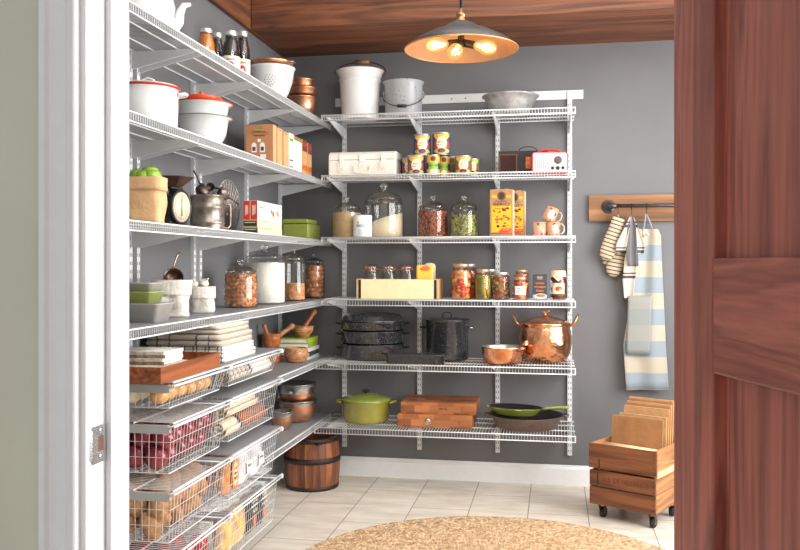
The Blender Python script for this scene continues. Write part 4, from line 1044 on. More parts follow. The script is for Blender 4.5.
# colander with copper bowl
x, y = .190, YY(272, .190)
t = thing('colander', 'white enamel colander with round hole patterns', 'colander', (x, y, L1))
r = .122
w = MB(); w.lathe([(0,.003),(.050,.003),(.052,0),(.058,0),(.060,.010),(.084,.048),(.104,.105),(.113,.165),(.120,.172),(.118,.178),(.110,.170),(.100,.105),(.080,.052),(.055,.016),(0,.014)], 48); w.build('bowl', WENAMEL, t)
w = MB()
def cone_r(z): 
    P = [(.060,.010),(.084,.048),(.104,.105),(.113,.165)]
    for (a,b),(c,d_) in zip(P, P[1:]):
        if b <= z <= d_: return a+(c-a)*(z-b)/(d_-b)
    return .12
for cc in range(6):
    a0 = cc*PI/3 - .30
    for (da, dz) in [(0,0)]+[(.13*math.cos(k*PI/3), .012*math.sin(k*PI/3)) for k in range(6)]+[(.26*math.cos(k*PI/6), .024*math.sin(k*PI/6)) for k in range(12)]:
        a = a0+da; z = .098+dz; q = cone_r(z)+.0006; n_ = Vector((math.cos(a), math.sin(a), -.3)).normalized(); c = Vector((q*math.cos(a), q*math.sin(a), z))
        e = Vector((-math.sin(a), math.cos(a), 0)); g = n_.cross(e)
        w.add([c+(e*math.cos(2*PI*k/8)+g*math.sin(2*PI*k/8))*.0026 for k in range(8)], [tuple(range(8))])
w.build('drain_holes', BLACK, t)
w = MB(); 
for s_ in (-1, 1): w.tube([(s_*.02,-.122,.108),(s_*.018,-.138,.112),(0,-.146,.113)], .003, 6)
t2 = thing('copper_bowl', 'shallow copper bowl resting in the white colander', 'bowl', (x, y, L1+.165))
w = MB(); w.lathe([(0,.002),(.070,.002),(.095,.012),(.110,.035),(.112,.040),(.108,.040),(.09,.016),(0,.008)], 44); w.build('bowl_body', COPPER, t2)
w = MB(); w.tube([(.100,-.030,.036),(.118,-.022,.038),(.124,0,.038),(.118,.022,.038),(.100,.030,.036)], .0025, 6); w.build('ring_handle', STEEL, t2)
x, y = .215, YY(302.0, .215)
for k, (r, h, z, lb) in enumerate(((.085,.110,0,'largest, bottom one of the stack of three'),(.087,.056,.104,'middle one of the stack of three'),(.070,.060,.148,'smallest, top one of the stack of three'))):
    t = thing('copper_bowl', f'plain copper bowl on the topmost left shelf, {lb}', 'bowl', (x, y, L1+z), 0, 'copper bowls stacked by the corner')
    w = MB(); w.lathe([(0,.001),(r*.5,.001),(r*.74,.010 if k else .014),(r*.92,h*.5),(r,h-.004),(r+.003,h-.002),(r+.002,h),(r-.003,h),(r*.88,h*.5),(r*.5,.008),(0,.007)], 44); w.build('bowl_body', COPPER, t)

# ---------------------------------------------------------------- shelf 2
ORR = mat('orange_enamel', srgb(232,80,26), .2, var=.03, coat=.6); RRIM = pm('red_rim', 186,52,40,.3)
x, y = .175, YY(148, .175)
t = thing('enamel_pot', 'large white enamel pot with red rim and lid, nearest the door frame', 'pot', (x, y, L2), R(20))
r, h = .108, .147
w = MB(); w.lathe([(0,.001),(r*.90,.001),(r*.95,.008),(r,h-.004),(r-.004,h-.004),(r*.92,.01),(0,.006)], 48); w.build('pot_body', WENAMEL, t)
w = MB(); w.lathe([(r,h-.004),(r+.006,h),(r+.006,h+.003),(r,h+.004)], 48, capb=False, capt=False); w.build('red_rim', RRIM, t)
w = MB(); w.lathe([(r+.002,h+.0045),(r-.002,h+.008),(r*.8,h+.013),(0,h+.018)], 44); l_ = w.build('lid', WENAMEL, t)
w = MB(); w.tube([(-.022,0,h+.015),(-.020,0,h+.032),(0,0,h+.040),(.020,0,h+.032),(.022,0,h+.015)], .004, 8); w.build('lid_handle', WENAMEL, l_)
w = MB(); w.tube([(r-.002,-.026,h-.022),(r+.022,-.022,h-.018),(r+.028,0,h-.017),(r+.022,.022,h-.018),(r-.002,.026,h-.022)], .006, 8); w.build('side_handle', WENAMEL, t)
x, y = .165, YY(202.5, .165)
def rimbowl(nm, lb, z, r, h, rim):
    t = thing('mixing_bowl', lb, 'bowl', (x, y, L2+z), 0)
    w = MB(); w.lathe([(0,.001),(r*.52,.001),(r*.62,.008),(r*.84,h*.45),(r*.93,h-.004),(r*1.06,h-.001),(r*1.06,h+.002),(r*.92,h+.001),(r*.80,h*.45),(r*.5,.012),(0,.010)], 48); w.build('bowl_body', WENAMEL, t)
    w = MB(); w.tube([(r*1.06*math.cos(2*PI*i/40), r*1.06*math.sin(2*PI*i/40), h+.001) for i in range(40)], .0026, 6, True); w.build('rim_line', rim, t)
rimbowl('', 'white enamel bowl with wide rim, lower one of the pair', 0, .115, .125, pm('grey_rim',120,112,106,.3))
rimbowl('', 'white enamel bowl with red rim line, upper one under the orange pot', .078, .117, .105, RRIM)
t = thing('enamel_pot', 'small bright orange pot with lid, sitting in the white bowls', 'pot', (x, y-.012, L2+.078+.075), R(35))
r, h = .082, .050
w = MB(); w.lathe([(0,.001),(r*.84,.001),(r*.93,.008),(r,h-.003),(r+.004,h),(r-.003,h),(r*.9,.010),(0,.008)], 44); w.build('pot_body', ORR, t)
w = MB(); w.lathe([(r+.003,h+.001),(r+.001,h+.006),(r*.7,h+.012),(.006,h+.016),(.005,h+.022),(.010,h+.026),(.008,h+.031),(0,h+.032)], 40); w.build('lid', ORR, t)
for s_ in (-1, 1):
    w = MB(); w.tube([(s_*(r-.002),-.020,h-.010),(s_*(r+.020),-.016,h-.006),(s_*(r+.026),0,h-.004),(s_*(r+.020),.016,h-.006),(s_*(r-.002),.020,h-.010)], .005, 8); w.build('side_handle', ORR, t)
# cereal boxes (stand with a wide face towards the door, spines to the room)
def fbox(nm, label, cat, ua, ub, xa, xb, z, h, base, deco=None, group=None, bev=.0012):
    """ua, ub = pixel span of the spine on the x=xb face; local origin at the front-right corner bottom"""
    y0, y1 = YY(ua, xb), YY(ub, xb)-.002
    t = thing(nm, label, cat, ((xa+xb)/2, (y0+y1)/2, z), 0, group)
    W2, D2 = (xb-xa)/2, (y1-y0)/2
    MB().box(-W2, W2, -D2, D2, 0, h).build('box', base, t, bev=bev)
    if deco: deco(t, W2, D2, h)
    return t
KR, KR2 = mat('kraft_card', srgb(186,128,88), .8, var=.03), mat('kraft_card_light', srgb(214,160,112), .8, var=.03)
GRN = pm('print_green', 110,160,60); BWN = pm('print_brown', 112,58,40); WHT = pm('print_white', 240,238,234)
def yf(w, x0, x1, z0, z1, D2, off=.0006): rect2(w, x0, x1, z0, z1, -D2-off)
def xf(w, y0, y1, z0, z1, W2, off=.0006): w.add([(W2+off,y0,z0),(W2+off,y1,z0),(W2+off,y1,z1),(W2+off,y0,z1)], [(0,1,2,3)])
def dk1(t, W2, D2, h):
    w = MB(); yf(w, -.015, .015, h-.022, h-.012, D2); w.cur = 1; 
    for k in range(2): yf(w, -.045+.008*k, .05-.008*k, h-.042-.010*k, h-.040-.010*k, D2)
    w.cur = 2; yf(w, -.008, .008, h-.085, h-.070, D2)
    for sx in (-.026, .016):
        w.cur = 2; ell2(w, sx, h-.105, .013, .018, -D2-.0008); yf(w, sx-.013, sx+.013, h-.135, h-.105, D2); w.cur = 1; yf(w, sx-.008, sx+.008, h-.128, h-.108, D2, .0012)
    w.cur = 2; yf(w, .005, .035, h-.165, h-.145, D2)
    w.build('printed_face', [GRN, BWN, WHT], t); 
    text('lettering', 'whole grain oats', .011, BWN, t, (0, -D2-.0012, h-.034), sx=.9); text('lettering', 'rolled & toasted', .009, BWN, t, (0, -D2-.0012, h-.055), sx=.9)
    w = MB(); xf(w, -D2+.001, D2-.001, .002, h-.002, W2); w.build('spine', KR2, t)
def dk2(t, W2, D2, h):
    w = MB(); xf(w, -D2+.001, D2-.001, .002, h-.002, W2); w.cur = 1; xf(w, -D2*.5, D2*.5, h-.012, h-.008, W2, .001); w.build('spine', [KR2, BWN], t)
hB = .190
fbox('cereal_box', 'brown kraft cereal box showing its printed broad face', 'box', 273.0, 276.5, .125, .265, L2, hB+.008, KR, dk1)
fbox('cereal_box', 'brown kraft cereal box, second from the left in the row', 'box', 277.2, 282.5, .125, .265, L2, hB+.004, KR, dk2)
fbox('cereal_box', 'brown kraft cereal box, third from the left in the row', 'box', 283.4, 288.8, .125, .265, L2, hB, KR, dk2)
def dk3(t, W2, D2, h):
    w = MB(); w.cur = 1; xf(w, -D2+.002, D2-.002, h-.040, h-.026, W2); w.cur = 2; xf(w, -D2+.002, D2-.002, .02, .06, W2); w.cur = 0; xf(w, -D2+.008, D2-.008, .026, .052, W2, .001); w.build('printed_spine', [WHT, GRN, INK], t)
fbox('cereal_box', 'white cereal box with green band on its spine', 'box', 289.3, 293.4, .125, .268, L2, hB+.004, WHT, dk3)
def dk4(t, W2, D2, h):
    w = MB(); xf(w, -D2+.001, D2-.001, h-.022, h-.001, W2); w.cur = 1; xf(w, -D2+.004, D2-.004, h-.018, h-.008, W2, .001)
    rnd = random.Random(5)
    for i in range(2):
        for k in range(5):
            yy, zz = -D2*.5+D2*i, .02+k*.026; w.cur = 2 if k % 2 else 3
            w.add([(W2+.0008, yy+.006*math.cos(a), zz+.007*math.sin(a)) for a in [2*PI*q_/8 for q_ in range(8)]], [tuple(range(8))])
    w.build('printed_spine', [CR, GRN, BWN, PO], t)
fbox('cracker_box', 'white cracker box with red top and small printed pictures', 'box', 293.9, 301.8, .125, .268, L2, hB+.002, WHT, dk4)
TANB = pm('pasta_tan', 196,150,104,.7)
def dk5(t, W2, D2, h):
    w = MB(); xf(w, -D2+.001, D2-.001, h-.060, h-.002, W2); w.cur = 1; xf(w, -D2+.004, D2-.004, h-.032, h-.014, W2, .001); w.build('printed_spine', [BWN, CR], t); w = MB(); xf(w, -D2+.004, D2-.004, .03, .06, W2, .001); w.build('picture_panel', PO, t)
fbox('pasta_box', 'brown and tan pasta box beside the white cracker box', 'box', 302.4, 307.2, .125, .265, L2, hB+.004, TANB, dk5)
fbox('pasta_box', 'brown and tan pasta box at the corner end of the row', 'box', 307.8, 311.8, .125, .265, L2, hB, TANB, dk5)

# ---------------------------------------------------------------- shelf 3
x, y = .185, YY(146.0, .185)
t = thing('paper_bag', 'brown paper bag with rolled top full of green apples', 'bag', (x, y, L3), R(8))
t.scale = (1,1,1.12)
PB_ = mat('brown_paper_bag', srgb(214,170,126), .85, var=.05, scale=18, bump=.5, bscale=26)
def squircle(a, ax, ay, e=4.0):
    c, s_ = math.cos(a), math.sin(a); k = (abs(c)**e+abs(s_)**e)**(-1/e); return ax*c*k, ay*s_*k
def bagmesh(w, ax, ay, z0, z1, nz, amp, seed, tp=0.0, n=40, cap=True, e=4.0):
    rings = []
    for j in range(nz+1):
        z = z0+(z1-z0)*j/nz
        for k in range(n):
            a = 2*PI*k/n; X_, Y_ = squircle(a, ax*(1-tp*j/nz), ay*(1-tp*j/nz), e)
            q = 1+amp*noise.noise(Vector((X_*16+seed, Y_*16, z*22)))*(0.25 if j == 0 else 1)
            rings.append((X_*q, Y_*q, z))
    fs = [(j*n+k, j*n+(k+1) % n, (j+1)*n+(k+1) % n, (j+1)*n+k) for j in range(nz) for k in range(n)]
    if cap: fs.append(tuple(range(n-1,-1,-1)))
    return w.add(rings, fs, True)
w = MB(); bagmesh(w, .060, .043, .001, .145, 12, .14, 3.1, -.04, e=9); w.build('bag_body', PB_, t, thick=.001)
w = MB(); bagmesh(w, .066, .048, .106, .148, 4, .04, 5.1, 0, cap=False, e=9); w.build('rolled_cuff', PB_, t, thick=.002)
APM = mat('green_apple', srgb(140,176,60), .25, var=.12, scale=14, coat=.3)
def apple(label, loc, s_=.033, m=APM):
    a = thing('apple', label, 'apple', loc, 0, 'green apples in the paper bag')
    MB().lathe([(.001,-s_*.72),(s_*.25,-s_*.84),(s_*.6,-s_*.72),(s_*.93,-s_*.25),(s_,.15*s_),(s_*.85,s_*.62),(s_*.45,s_*.86),(s_*.2,s_*.8),(0,s_*.62)], 20, capb=False).build('fruit', m, a)
    MB().tube([(0,0,s_*.6),(.002,0,s_*.85),(.005,0,s_*1.08)], .0013, 5).build('stem', BWN, a); return a
for k, (dx, dy, dz) in enumerate(((-.026,-.004,.150),(.014,.006,.158),(.028,-.006,.146),(.000,-.012,.144))):
    apple('green apple poking out of the brown paper bag', (x+dx, y+dy, L3+dz*1.12))
# kitchen scale
x, y = .150, YY(172, .150)
t = thing('kitchen_scale', 'dark old kitchen scale with a round dial and flat pan', 'scale', (x, y, L3), R(76))
t.scale = (1.1,1.1,1.24)
BLKI = mat('scale_iron', srgb(52,50,50), .4, .6, var=.1)
w = MB(); w.prism([(-.05,0),(.05,0),(.05,.012),(.034,.03),(.020,.105),(-.020,.105),(-.034,.03),(-.05,.012)], -.028, .028, 'y'); w.build('stand', BLKI, t, bev=.004)
w = MB(); w.T = Matrix.Translation((0,-.028,.064)) @ Matrix.Rotation(PI/2, 4, 'X'); w.lathe([(.055,0),(.055,.014),(.050,.018),(.046,.014)], 40, capt=False); w.build('dial_ring', BLKI, t)
w = MB(); w.T = Matrix.Translation((0,-.0415,.064)) @ Matrix.Rotation(PI/2, 4, 'X'); w.lathe([(.047,0),(.047,.001),(0,.001)], 36); w.cur = 1
w.T = None
for k in range(24):
    a = 2*PI*k/24; rr_ = .040; w.add([(rr_*math.cos(a)+.0008, -.0430, .064+rr_*math.sin(a)), ((rr_-.006)*math.cos(a)+.0008, -.0430, .064+(rr_-.006)*math.sin(a)), ((rr_-.006)*math.cos(a)-.0008, -.0430, .064+(rr_-.006)*math.sin(a)), (rr_*math.cos(a)-.0008, -.0430, .064+rr_*math.sin(a))], [(0,1,2,3)])
df = w.build('dial_face', [mat('aged_dial', srgb(214,196,168), .5, var=.1, scale=60), INK], t)
w = MB(); w.add([(-.003,-.0436,.036),(.003,-.0436,.036),(.001,-.0436,.100),(-.001,-.0436,.100)], [(0,1,2,3)]); w.build('needle', INK, df)
w = MB(); w.rod((0,0,.104), (0,0,.124), .010, 12); w.cbox((0,0,.124), (.060,.045,.006)); w.build('pan_post', BLKI, t)
w = MB(); w.lathe([(0,.128),(.034,.128),(.076,.156),(.078,.158),(.074,.158),(.033,.132),(0,.131)], 6, smooth=False); w.build('weighing_pan', mat('rusty_pan', srgb(92,66,56), .45, .5, var=.2, scale=30), t)
# flour sifter with scoops
x, y = .165, YY(207.5, .165)
OLDT = mat('aged_tin', srgb(150,138,128), .38, .8, var=.22, scale=26, bump=.1)
t = thing('flour_sifter', 'old dented tin flour sifter with a side handle', 'flour sifter', (x, y, L3), R(45))
r, h = .070, .150
w = MB(); P = [(0,.004),(r,0),(r+.002,.004),(r,.008)]
for zz in (.034, .098): P += [(r,zz-.004),(r+.003,zz),(r,zz+.004)]
w.lathe(P+[(r,h-.006),(r+.003,h-.003),(r,h),(r-.003,h),(r-.003,.01),(0,.008)], 44); w.build('can_body', OLDT, t)
w = MB(); w.tube([(r-.002,0,.115),(r+.030,0,.116),(r+.034,0,.100),(r+.033,0,.025),(r+.022,0,.014),(r-.002,0,.014)], .0045, 8); w.build('handle', OLDT, t)
w = MB(); w.tube([(.02,.02,h-.03),(.03,.02,h+.01),(.05,.02,h+.02),(.06,.02,h+.03)], .0022, 6); w.build('crank', OLDT, t)
def scoop(label, dx, dy, dz, r, h, rot):
    s_ = thing('measuring_cup', label, 'measuring cup', (x+dx, y+dy, L3+h_+dz), 0); s_.rotation_euler = rot
    w = MB(); w.lathe([(0,.0),(r*.8,.0),(r*.86,.004),(r,h),(r*.96,h),(r*.8,.006),(0,.004)], 28); w.build('cup', mat('dark_old_tin', srgb(96,84,78), .4, .8, var=.2, scale=30), s_)
    w = MB(); w.tube([(r-.002,0,h-.003),(r+.03,0,h+.002),(r+.06,0,h+.004)], [.004,.003,.004], 6); w.build('handle', mat('dark_old_tin', srgb(96,84,78)), s_)
h_ = h
scoop('dark tin measuring cup lying in the sifter, left one', -.022, -.035, .004, .036, .030, (R(20),R(-58),R(200)))
scoop('dark tin measuring cup, small round one at the middle of the sifter', .008, .0, .030, .019, .026, (R(80),R(10),R(30)))
scoop('dark tin measuring cup hanging over the right side of the sifter', .045, .030, .000, .030, .026, (R(60),R(30),R(70)))
# wire fan beater
x, y = .075, YY(229, .075)
t = thing('wire_beater', 'old oval wire beater with radiating wires leaning behind the sifter', 'beater', (x, y, L3+.001), R(50))
t.scale = (1.05,1,1.33)
w = MB(); w.tube([(.060*math.cos(a), .012+.0*math.sin(a), .100+.098*math.sin(a)) for a in [2*PI*i/36 for i in range(36)]], .0022, 6, True); w.build('outer_ring', OLDT, t)
w = MB()
for k in range(26):
    a = 2*PI*k/26; w.rod((.008*math.cos(a),.012,.070+.01*math.sin(a)), (.060*math.cos(a),.012,.100+.098*math.sin(a)), .0010)
for f in (.45,.7,.88): w.tube([(.060*f*math.cos(a), .012, .07+.03*f+.098*f*math.sin(a)) for a in [2*PI*i/30 for i in range(30)]], .0009, 4, True)
w.build('wire_web', OLDT, t)
w = MB(); w.lathe([(0,0),(.012,0),(.012,.004),(0,.004)], 16, (0,0,0)); w.T = None; w.build('centre_disc', OLDT, t).matrix_local = Matrix.Translation((0,.014,.070)) @ Matrix.Rotation(PI/2,4,'X')
# tea boxes
TR, TR2 = pm('tea_red', 200,52,44,.5), pm('tea_red_edge', 226,120,100)
def dk6(t, W2, D2, h):
    w = MB(); yf(w, -W2+.001, W2-.001, .001, h-.001, D2); w.cur = 1
    for k in range(3): yf(w, -.006+.006*k-.001, -.006+.006*k+.0015, .02+.004*k, h-.02, D2, .001)
    w.cur = 2; xf(w, -D2+.001, D2-.001, .001, h-.001, W2)
    w.cur = 3
    for (a, b, r_) in ((.38,.42,.017),(.30,.55,.012),(.55,.50,.013),(.62,.40,.010)):
        w.add([(W2+.0012, -D2+2*D2*(a+.25)+r_*math.cos(q_), h*b+r_*.85*math.sin(q_)) for q_ in [2*PI*i/12 for i in range(12)]], [tuple(range(12))])
    w.build('printed_faces', [TR, CC, WHT, PO], t)
    o = text('lettering', 'Thin Crackers', .010, pm('ink_soft',120,110,110), t, (W2+.0014, -D2+.045, h*.68), rot=(0,0,PI/2)); o = text('lettering', 'BISCUITS', .010, WHT, t, (0,-D2-.0012,h*.5), rot=(0,PI/2,0))
def dk7(t, W2, D2, h):
    w = MB(); yf(w, -W2+.004, W2-.004, .005, h-.005, D2); w.cur = 1; yf(w, -W2+.010, W2-.010, h*.6, h*.68, D2, .001); w.cur = 2; xf(w, -D2+.001, D2-.001, .001, h-.001, W2); w.cur = 3
    for k in range(5): xf(w, -D2+.012+.036*k, -D2+.030+.036*k, h-.007, h-.001, W2, .001)
    w.build('printed_faces', [pm('tea_teal', 30,60,62), CC, CC, GRN], t)
yA, yB = YY(257.5, .262), YY(281.5, .262)
def ebox(nm, label, xa, xb, z, h, base, deco, y0=None, y1=None):
    y0 = yA if y0 is None else y0; y1 = yB if y1 is None else y1
    t = thing(nm, label, 'box', ((xa+xb)/2, (y0+y1)/2, z)); MB().box(-(xb-xa)/2, (xb-xa)/2, -(y1-y0)/2, (y1-y0)/2, 0, h).build('box', base, t, bev=.001); deco(t, (xb-xa)/2, (y1-y0)/2, h); return t
ebox('tea_box', 'flat dark tea box with cream side, bottom one of the box pile', .190, .264, L3, .030, TANB, dk7)
ebox('tea_box', 'flat dark tea box with cream side, directly under the red boxes', .190, .262, L3+.0302, .034, TANB, dk7)
ebox('biscuit_box', 'red and white biscuit box with cookie picture, outer of the two', .2275, .262, L3+.0645, .088, WHT, dk6)
ebox('biscuit_box', 'red biscuit box, inner of the two, nearer the wall', .192, .2270, L3+.0645, .088, WHT, dk6)
# green containers
GRP = mat('green_tin', srgb(132,142,62), .3, var=.03, coat=.4)
y0, y1 = YY(309, .275), YY(320.5, .275)
t = thing('storage_tin', 'lime green rectangular storage tin with flat lid, next to the red boxes', 'tin', (.200, (y0+y1)/2, L3))
w = MB(); w.box(-.082, .075, -(y1-y0)/2, (y1-y0)/2, 0, .084); w.build('tin_body', GRP, t, bev=.012)
w = MB(); w.box(-.085, .070, -(y1-y0)/2-.003, (y1-y0)/2-.05, 0.0845, .110); w.build('lid', GRP, t, bev=.008)

# ---------------------------------------------------------------- shelf 4
GLO = mat('grey_linen_pan', srgb(176,172,168), .45, var=.03); GRB = mat('green_ceramic', srgb(160,172,96), .35, var=.02, coat=.3)
x, y = .195, YY(141, .195)
def loaf(label, z, L, D, H, m, dx, dy):
    t = thing('loaf_pan', label, 'loaf pan', (x+dx, y+dy, L4+z)); w = MB(); traypan(w, L, D, H, .003, c=.014, tp=.82); w.build('pan_body', m, t); return t
loaf('grey ceramic loaf pan, largest, at the bottom of the stack', 0, .190, .13, .062, GLO, .0, .0)
loaf('green loaf pan nested between the two grey ones', .050, .150, .11, .052, GRB, -.012, .0)
loaf('grey ceramic loaf pan, smaller one on top of the green', .092, .140, .10, .040, GLO, -.012, .01)
LIN = mat('linen_sack', srgb(222,214,204), .95, var=.04, scale=120, bump=.35, bscale=90)
def sack(label, u, x, ax, ay, h, cuff, seed):
    y = YY(u, x); t = thing('linen_sack', label, 'sack', (x, y, L4), R(15))
    w = MB(); bagmesh(w, ax, ay, .001, h-.012, 16, .34, seed, -.02, 44, True, 2.8); w.build('sack_body', LIN, t, thick=.002)
    w = MB(); bagmesh(w, ax*1.10, ay*1.10, h-cuff, h, 6, .06, seed+4, -.04, 44, False, 2.6)
    w.build('rolled_cuff', LIN, t, thick=.004)
    return t, y
t, y = sack('pale linen sack with rolled cuff full of shelled nuts', 171.5, .165, .066, .056, .140, .058, 1.7)
w = MB(); rnd = random.Random(3)
w.lathe([(.062,.110),(.056,.126),(0,.130)], 24)
for k in range(130):
    a = rnd.random()*6.283; q = .060*math.sqrt(rnd.random()); w.cur = rnd.choice((0,1)); w.blob((q*math.cos(a), q*math.sin(a)*.9, .131+rnd.uniform(0,.006)), (.009,.006,.005), .1, k, 7, 5, Matrix.Rotation(rnd.random()*6,3,'Z'))
stuffpart(w.build('loose_nuts', [mat('pale_nut', srgb(214,176,134), .7, var=.1), mat('tan_nut', srgb(186,136,96), .7, var=.1)], t, fix=False))
ts = thing('scoop_ladle', 'dark round metal scoop with long handle, stuck in the nut sack', 'scoop', (.165+.010, y-.004, L4+.150)); ts.rotation_euler = (R(62), 0, R(30))
w = MB(); w.lathe([(0,-.030),(.020,-.027),(.034,-.014),(.038,.004),(.036,.004),(.031,-.012),(.018,-.023),(0,-.026)], 32); w.build('scoop_bowl', mat('dark_bronze', srgb(84,66,60), .32, .8, var=.15, scale=40), ts)
w = MB(); w.tube([(0,.036,.002),(.004,.052,.006),(.010,.070,.012),(.018,.090,.014),(.026,.100,.010)], [.004,.0032,.003,.0036,.005], 8); w.build('handle', mat('warm_steel', srgb(170,150,136), .3, .9), ts)
t, y = sack('smaller pale linen sack holding garlic bulbs', 202, .175, .047, .044, .108, .050, 8.2)
GAR = mat('garlic_skin', srgb(232,222,208), .6, var=.06, scale=30)
def garlic(label, loc, s_, rot):
    a = thing('garlic_bulb', label, 'garlic', loc, 0, 'garlic bulbs in the small sack'); a.rotation_euler = rot
    w = MB(); n = 24; P = [(.001,-.8),(.45,-.75),(.9,-.35),(1,0),(.85,.42),(.5,.72),(.22,.95),(.16,1.3)]
    vs = [(r_*s_*(1+.07*math.cos(8*2*PI*k/n))*math.cos(2*PI*k/n), r_*s_*(1+.07*math.cos(8*2*PI*k/n))*math.sin(2*PI*k/n), z_*s_) for r_, z_ in P for k in range(n)]
    w.add(vs, [(i*n+k, i*n+(k+1) % n, (i+1)*n+(k+1) % n, (i+1)*n+k) for i in range(len(P)-1) for k in range(n)]+[tuple(range((len(P)-1)*n, len(P)*n))], True)
    w.build('bulb', GAR, a); MB().tube([(0,0,s_*1.2),(.001,0,s_*1.7)], [s_*.15,s_*.17], 8).build('neck', GAR, a)
garlic('garlic bulb on the small sack, front one with its neck pointing right', (.185, y-.002, L4+.122), .020, (R(25),R(50),0))
garlic('garlic bulb on the small sack, back left one', (.150, y-.018, L4+.115), .018, (R(-20),R(-20),0))
garlic('garlic bulb on the small sack, back right one', (.160, y+.020, L4+.112), .017, (R(60),R(20),0))
ALM = [mat('almond_a', srgb(204,142,98), .6, var=.15), mat('almond_b', srgb(184,118,78), .6, var=.15), mat('almond_c', srgb(220,170,126), .6, var=.15)]
WAL = [mat('walnut_a', srgb(208,150,104), .7, var=.2, bump=.4, bscale=90), mat('walnut_b', srgb(190,126,84), .7, var=.2, bump=.4, bscale=90), mat('walnut_c', srgb(206,150,106), .7, var=.15)]
jar('glass jar of shelled almonds, leftmost jar on the fourth left shelf', None, YY(240.8,.175), L4, .077, .158, .226, nuts(.077, .146, .0118, ALM, 11, rr=(1.25,.75,.55)), x=.175)
jar('large glass jar filled with white flour, between almonds and granola', None, YY(265.0,.165), L4, .103, .226, .300, powder(FLOUR, .099, .205), x=.165)
jar('glass jar a third full of granola, between the flour and the walnuts', None, YY(293.8,.20), L4, .063, .222, .290, nuts(.063, .088, .0065, [PC, ALM[2], WAL[0]], 12), x=.20)
jar('glass jar full of whole walnuts, closest to the corner', None, YY(314.2,.21), L4, .060, .206, .266, nuts(.060, .178, .0155, WAL, 13, rr=(1,.9,.95), amp=.25), x=.21)

# ---------------------------------------------------------------- shelf 5
OLW = wood('olive_wood', srgb(120,72,42), srgb(206,150,104), 'x', 3, .45, 40, .1, ring=6); MOW = wood('mortar_wood', srgb(140,74,36), srgb(198,118,68), 'z', 2, .4, 60, .1)
x = .075; y = YY(271.5, x)
t = MB().lathe([(0,0),(.052,0),(.055,.004),(.055,.038),(.048,.046),(.0,.046)], 32).build('wooden_stand', MOW); tag(t, 'low round brown wooden stand beneath the turned mortar', 'stand'); t.location = (x, y, L5)
t = thing('mortar', 'tall turned orange-brown wooden mortar holding two pestles', 'mortar', (x, y, L5+.0465))
w = MB(); w.lathe([(0,0),(.044,0),(.044,.006),(.028,.014),(.024,.024),(.040,.036),(.050,.060),(.051,.078),(.0525,.080),(.051,.083),(.053,.100),(.055,.104),(.055,.108),(.049,.108),(.046,.070),(.03,.045),(0,.04)], 40); w.build('cup', MOW, t)
def pestle(label, p0, p1, r0, r1, m):
    t = thing('pestle', label, 'pestle', p0); d = Vector(p1)-Vector(p0)
    w = MB(); w.tube([Vector((0,0,0)), d*.08, d*.25, d*.55, d*.82, d*.92, d], [r0*.6, r0, r0*.95, r1*.8, r1*.85, r1*1.25, r1*.9], 14); w.build('shaft', m, t); return t
zz = L5+.0465
pestle('short thin wooden pestle standing up in the tall mortar', (x+.004, y-.02, zz+.062), (x-.030, y-.045, zz+.162), .012, .011, MOW)
pestle('thick pale wooden pestle leaning out of the tall mortar to the right', (x-.004, y+.012, zz+.066), (x+.095, y+.10, zz+.150), .016, .015, OLW)
x, y = .215, YY(296.3, .215)
t = MB().lathe([(0,0),(.045,0),(.058,.014),(.066,.040),(.064,.062),(.058,.078),(.054,.080),(.050,.076),(.056,.050),(.04,.012),(0,.008)], 40).build('wooden_bowl', OLW); tag(t, 'round burl wood bowl in front of the book stack', 'bowl'); t.location = (x, y, L5)
# books
BKG = [pm('book_lime', 158,180,50,.5), pm('book_lime_b', 146,172,52,.5), pm('book_grey', 92,92,96,.5), pm('book_white', 214,214,212,.5), pm('book_dark', 60,62,66,.5), pm('book_pale', 200,204,196,.5)]
PGS = mat('book_pages', srgb(226,222,212), .9, var=.05, scale=200, stretch=(1,1,20))
bx, by = .165, YY(322, .275)-.105
z = L5
bks = [('book_pale',.020,.175,.215,'pale book, bottom one of the stack under the small mortar'),('book_dark',.024,.185,.225,'dark grey book with green spine tip, second from the bottom'),('book_white',.022,.180,.22,'light grey book, third from the bottom of the stack'),('book_lime_b',.026,.175,.215,'lime green hardback, second from the top of the stack'),('book_lime',.026,.172,.21,'lime green hardback on top, under the small mortar')]
for k, (mn, th_, wd, dp, lb) in enumerate(bks):
    t = thing('book', lb, 'book', (bx, by, z), R((-3,4,-2,3,0)[k]), 'books under the small mortar')
    m = MC[mn]; W2, D2 = wd/2, dp/2
    w = MB(); w.box(-W2, W2, -D2, D2, 0, .003); w.box(-W2, W2, -D2, D2, th_-.003, th_); w.box(W2-.003, W2, -D2, D2, .003, th_-.003) ; w.build('cover', m, t, bev=.0008)
    MB().box(-W2+.004, W2-.0032, -D2+.004, D2-.004, .0032, th_-.0032).build('page_block', PGS, t)
    z += th_+.0003
x, y = bx+.03, by-.015
t = thing('mortar', 'small bowl-shaped olive wood mortar on top of the book stack', 'mortar', (x, y, z))
w = MB(); w.lathe([(0,0),(.034,0),(.036,.006),(.044,.014),(.058,.036),(.064,.066),(.060,.067),(.052,.040),(.03,.02),(0,.018)], 40); w.build('cup', OLW, t)
pestle('smooth wooden pestle leaning right out of the small mortar', (x-.008, y-.01, z+.026), (x+.055, y+.065, z+.150), .015, .014, MOW)

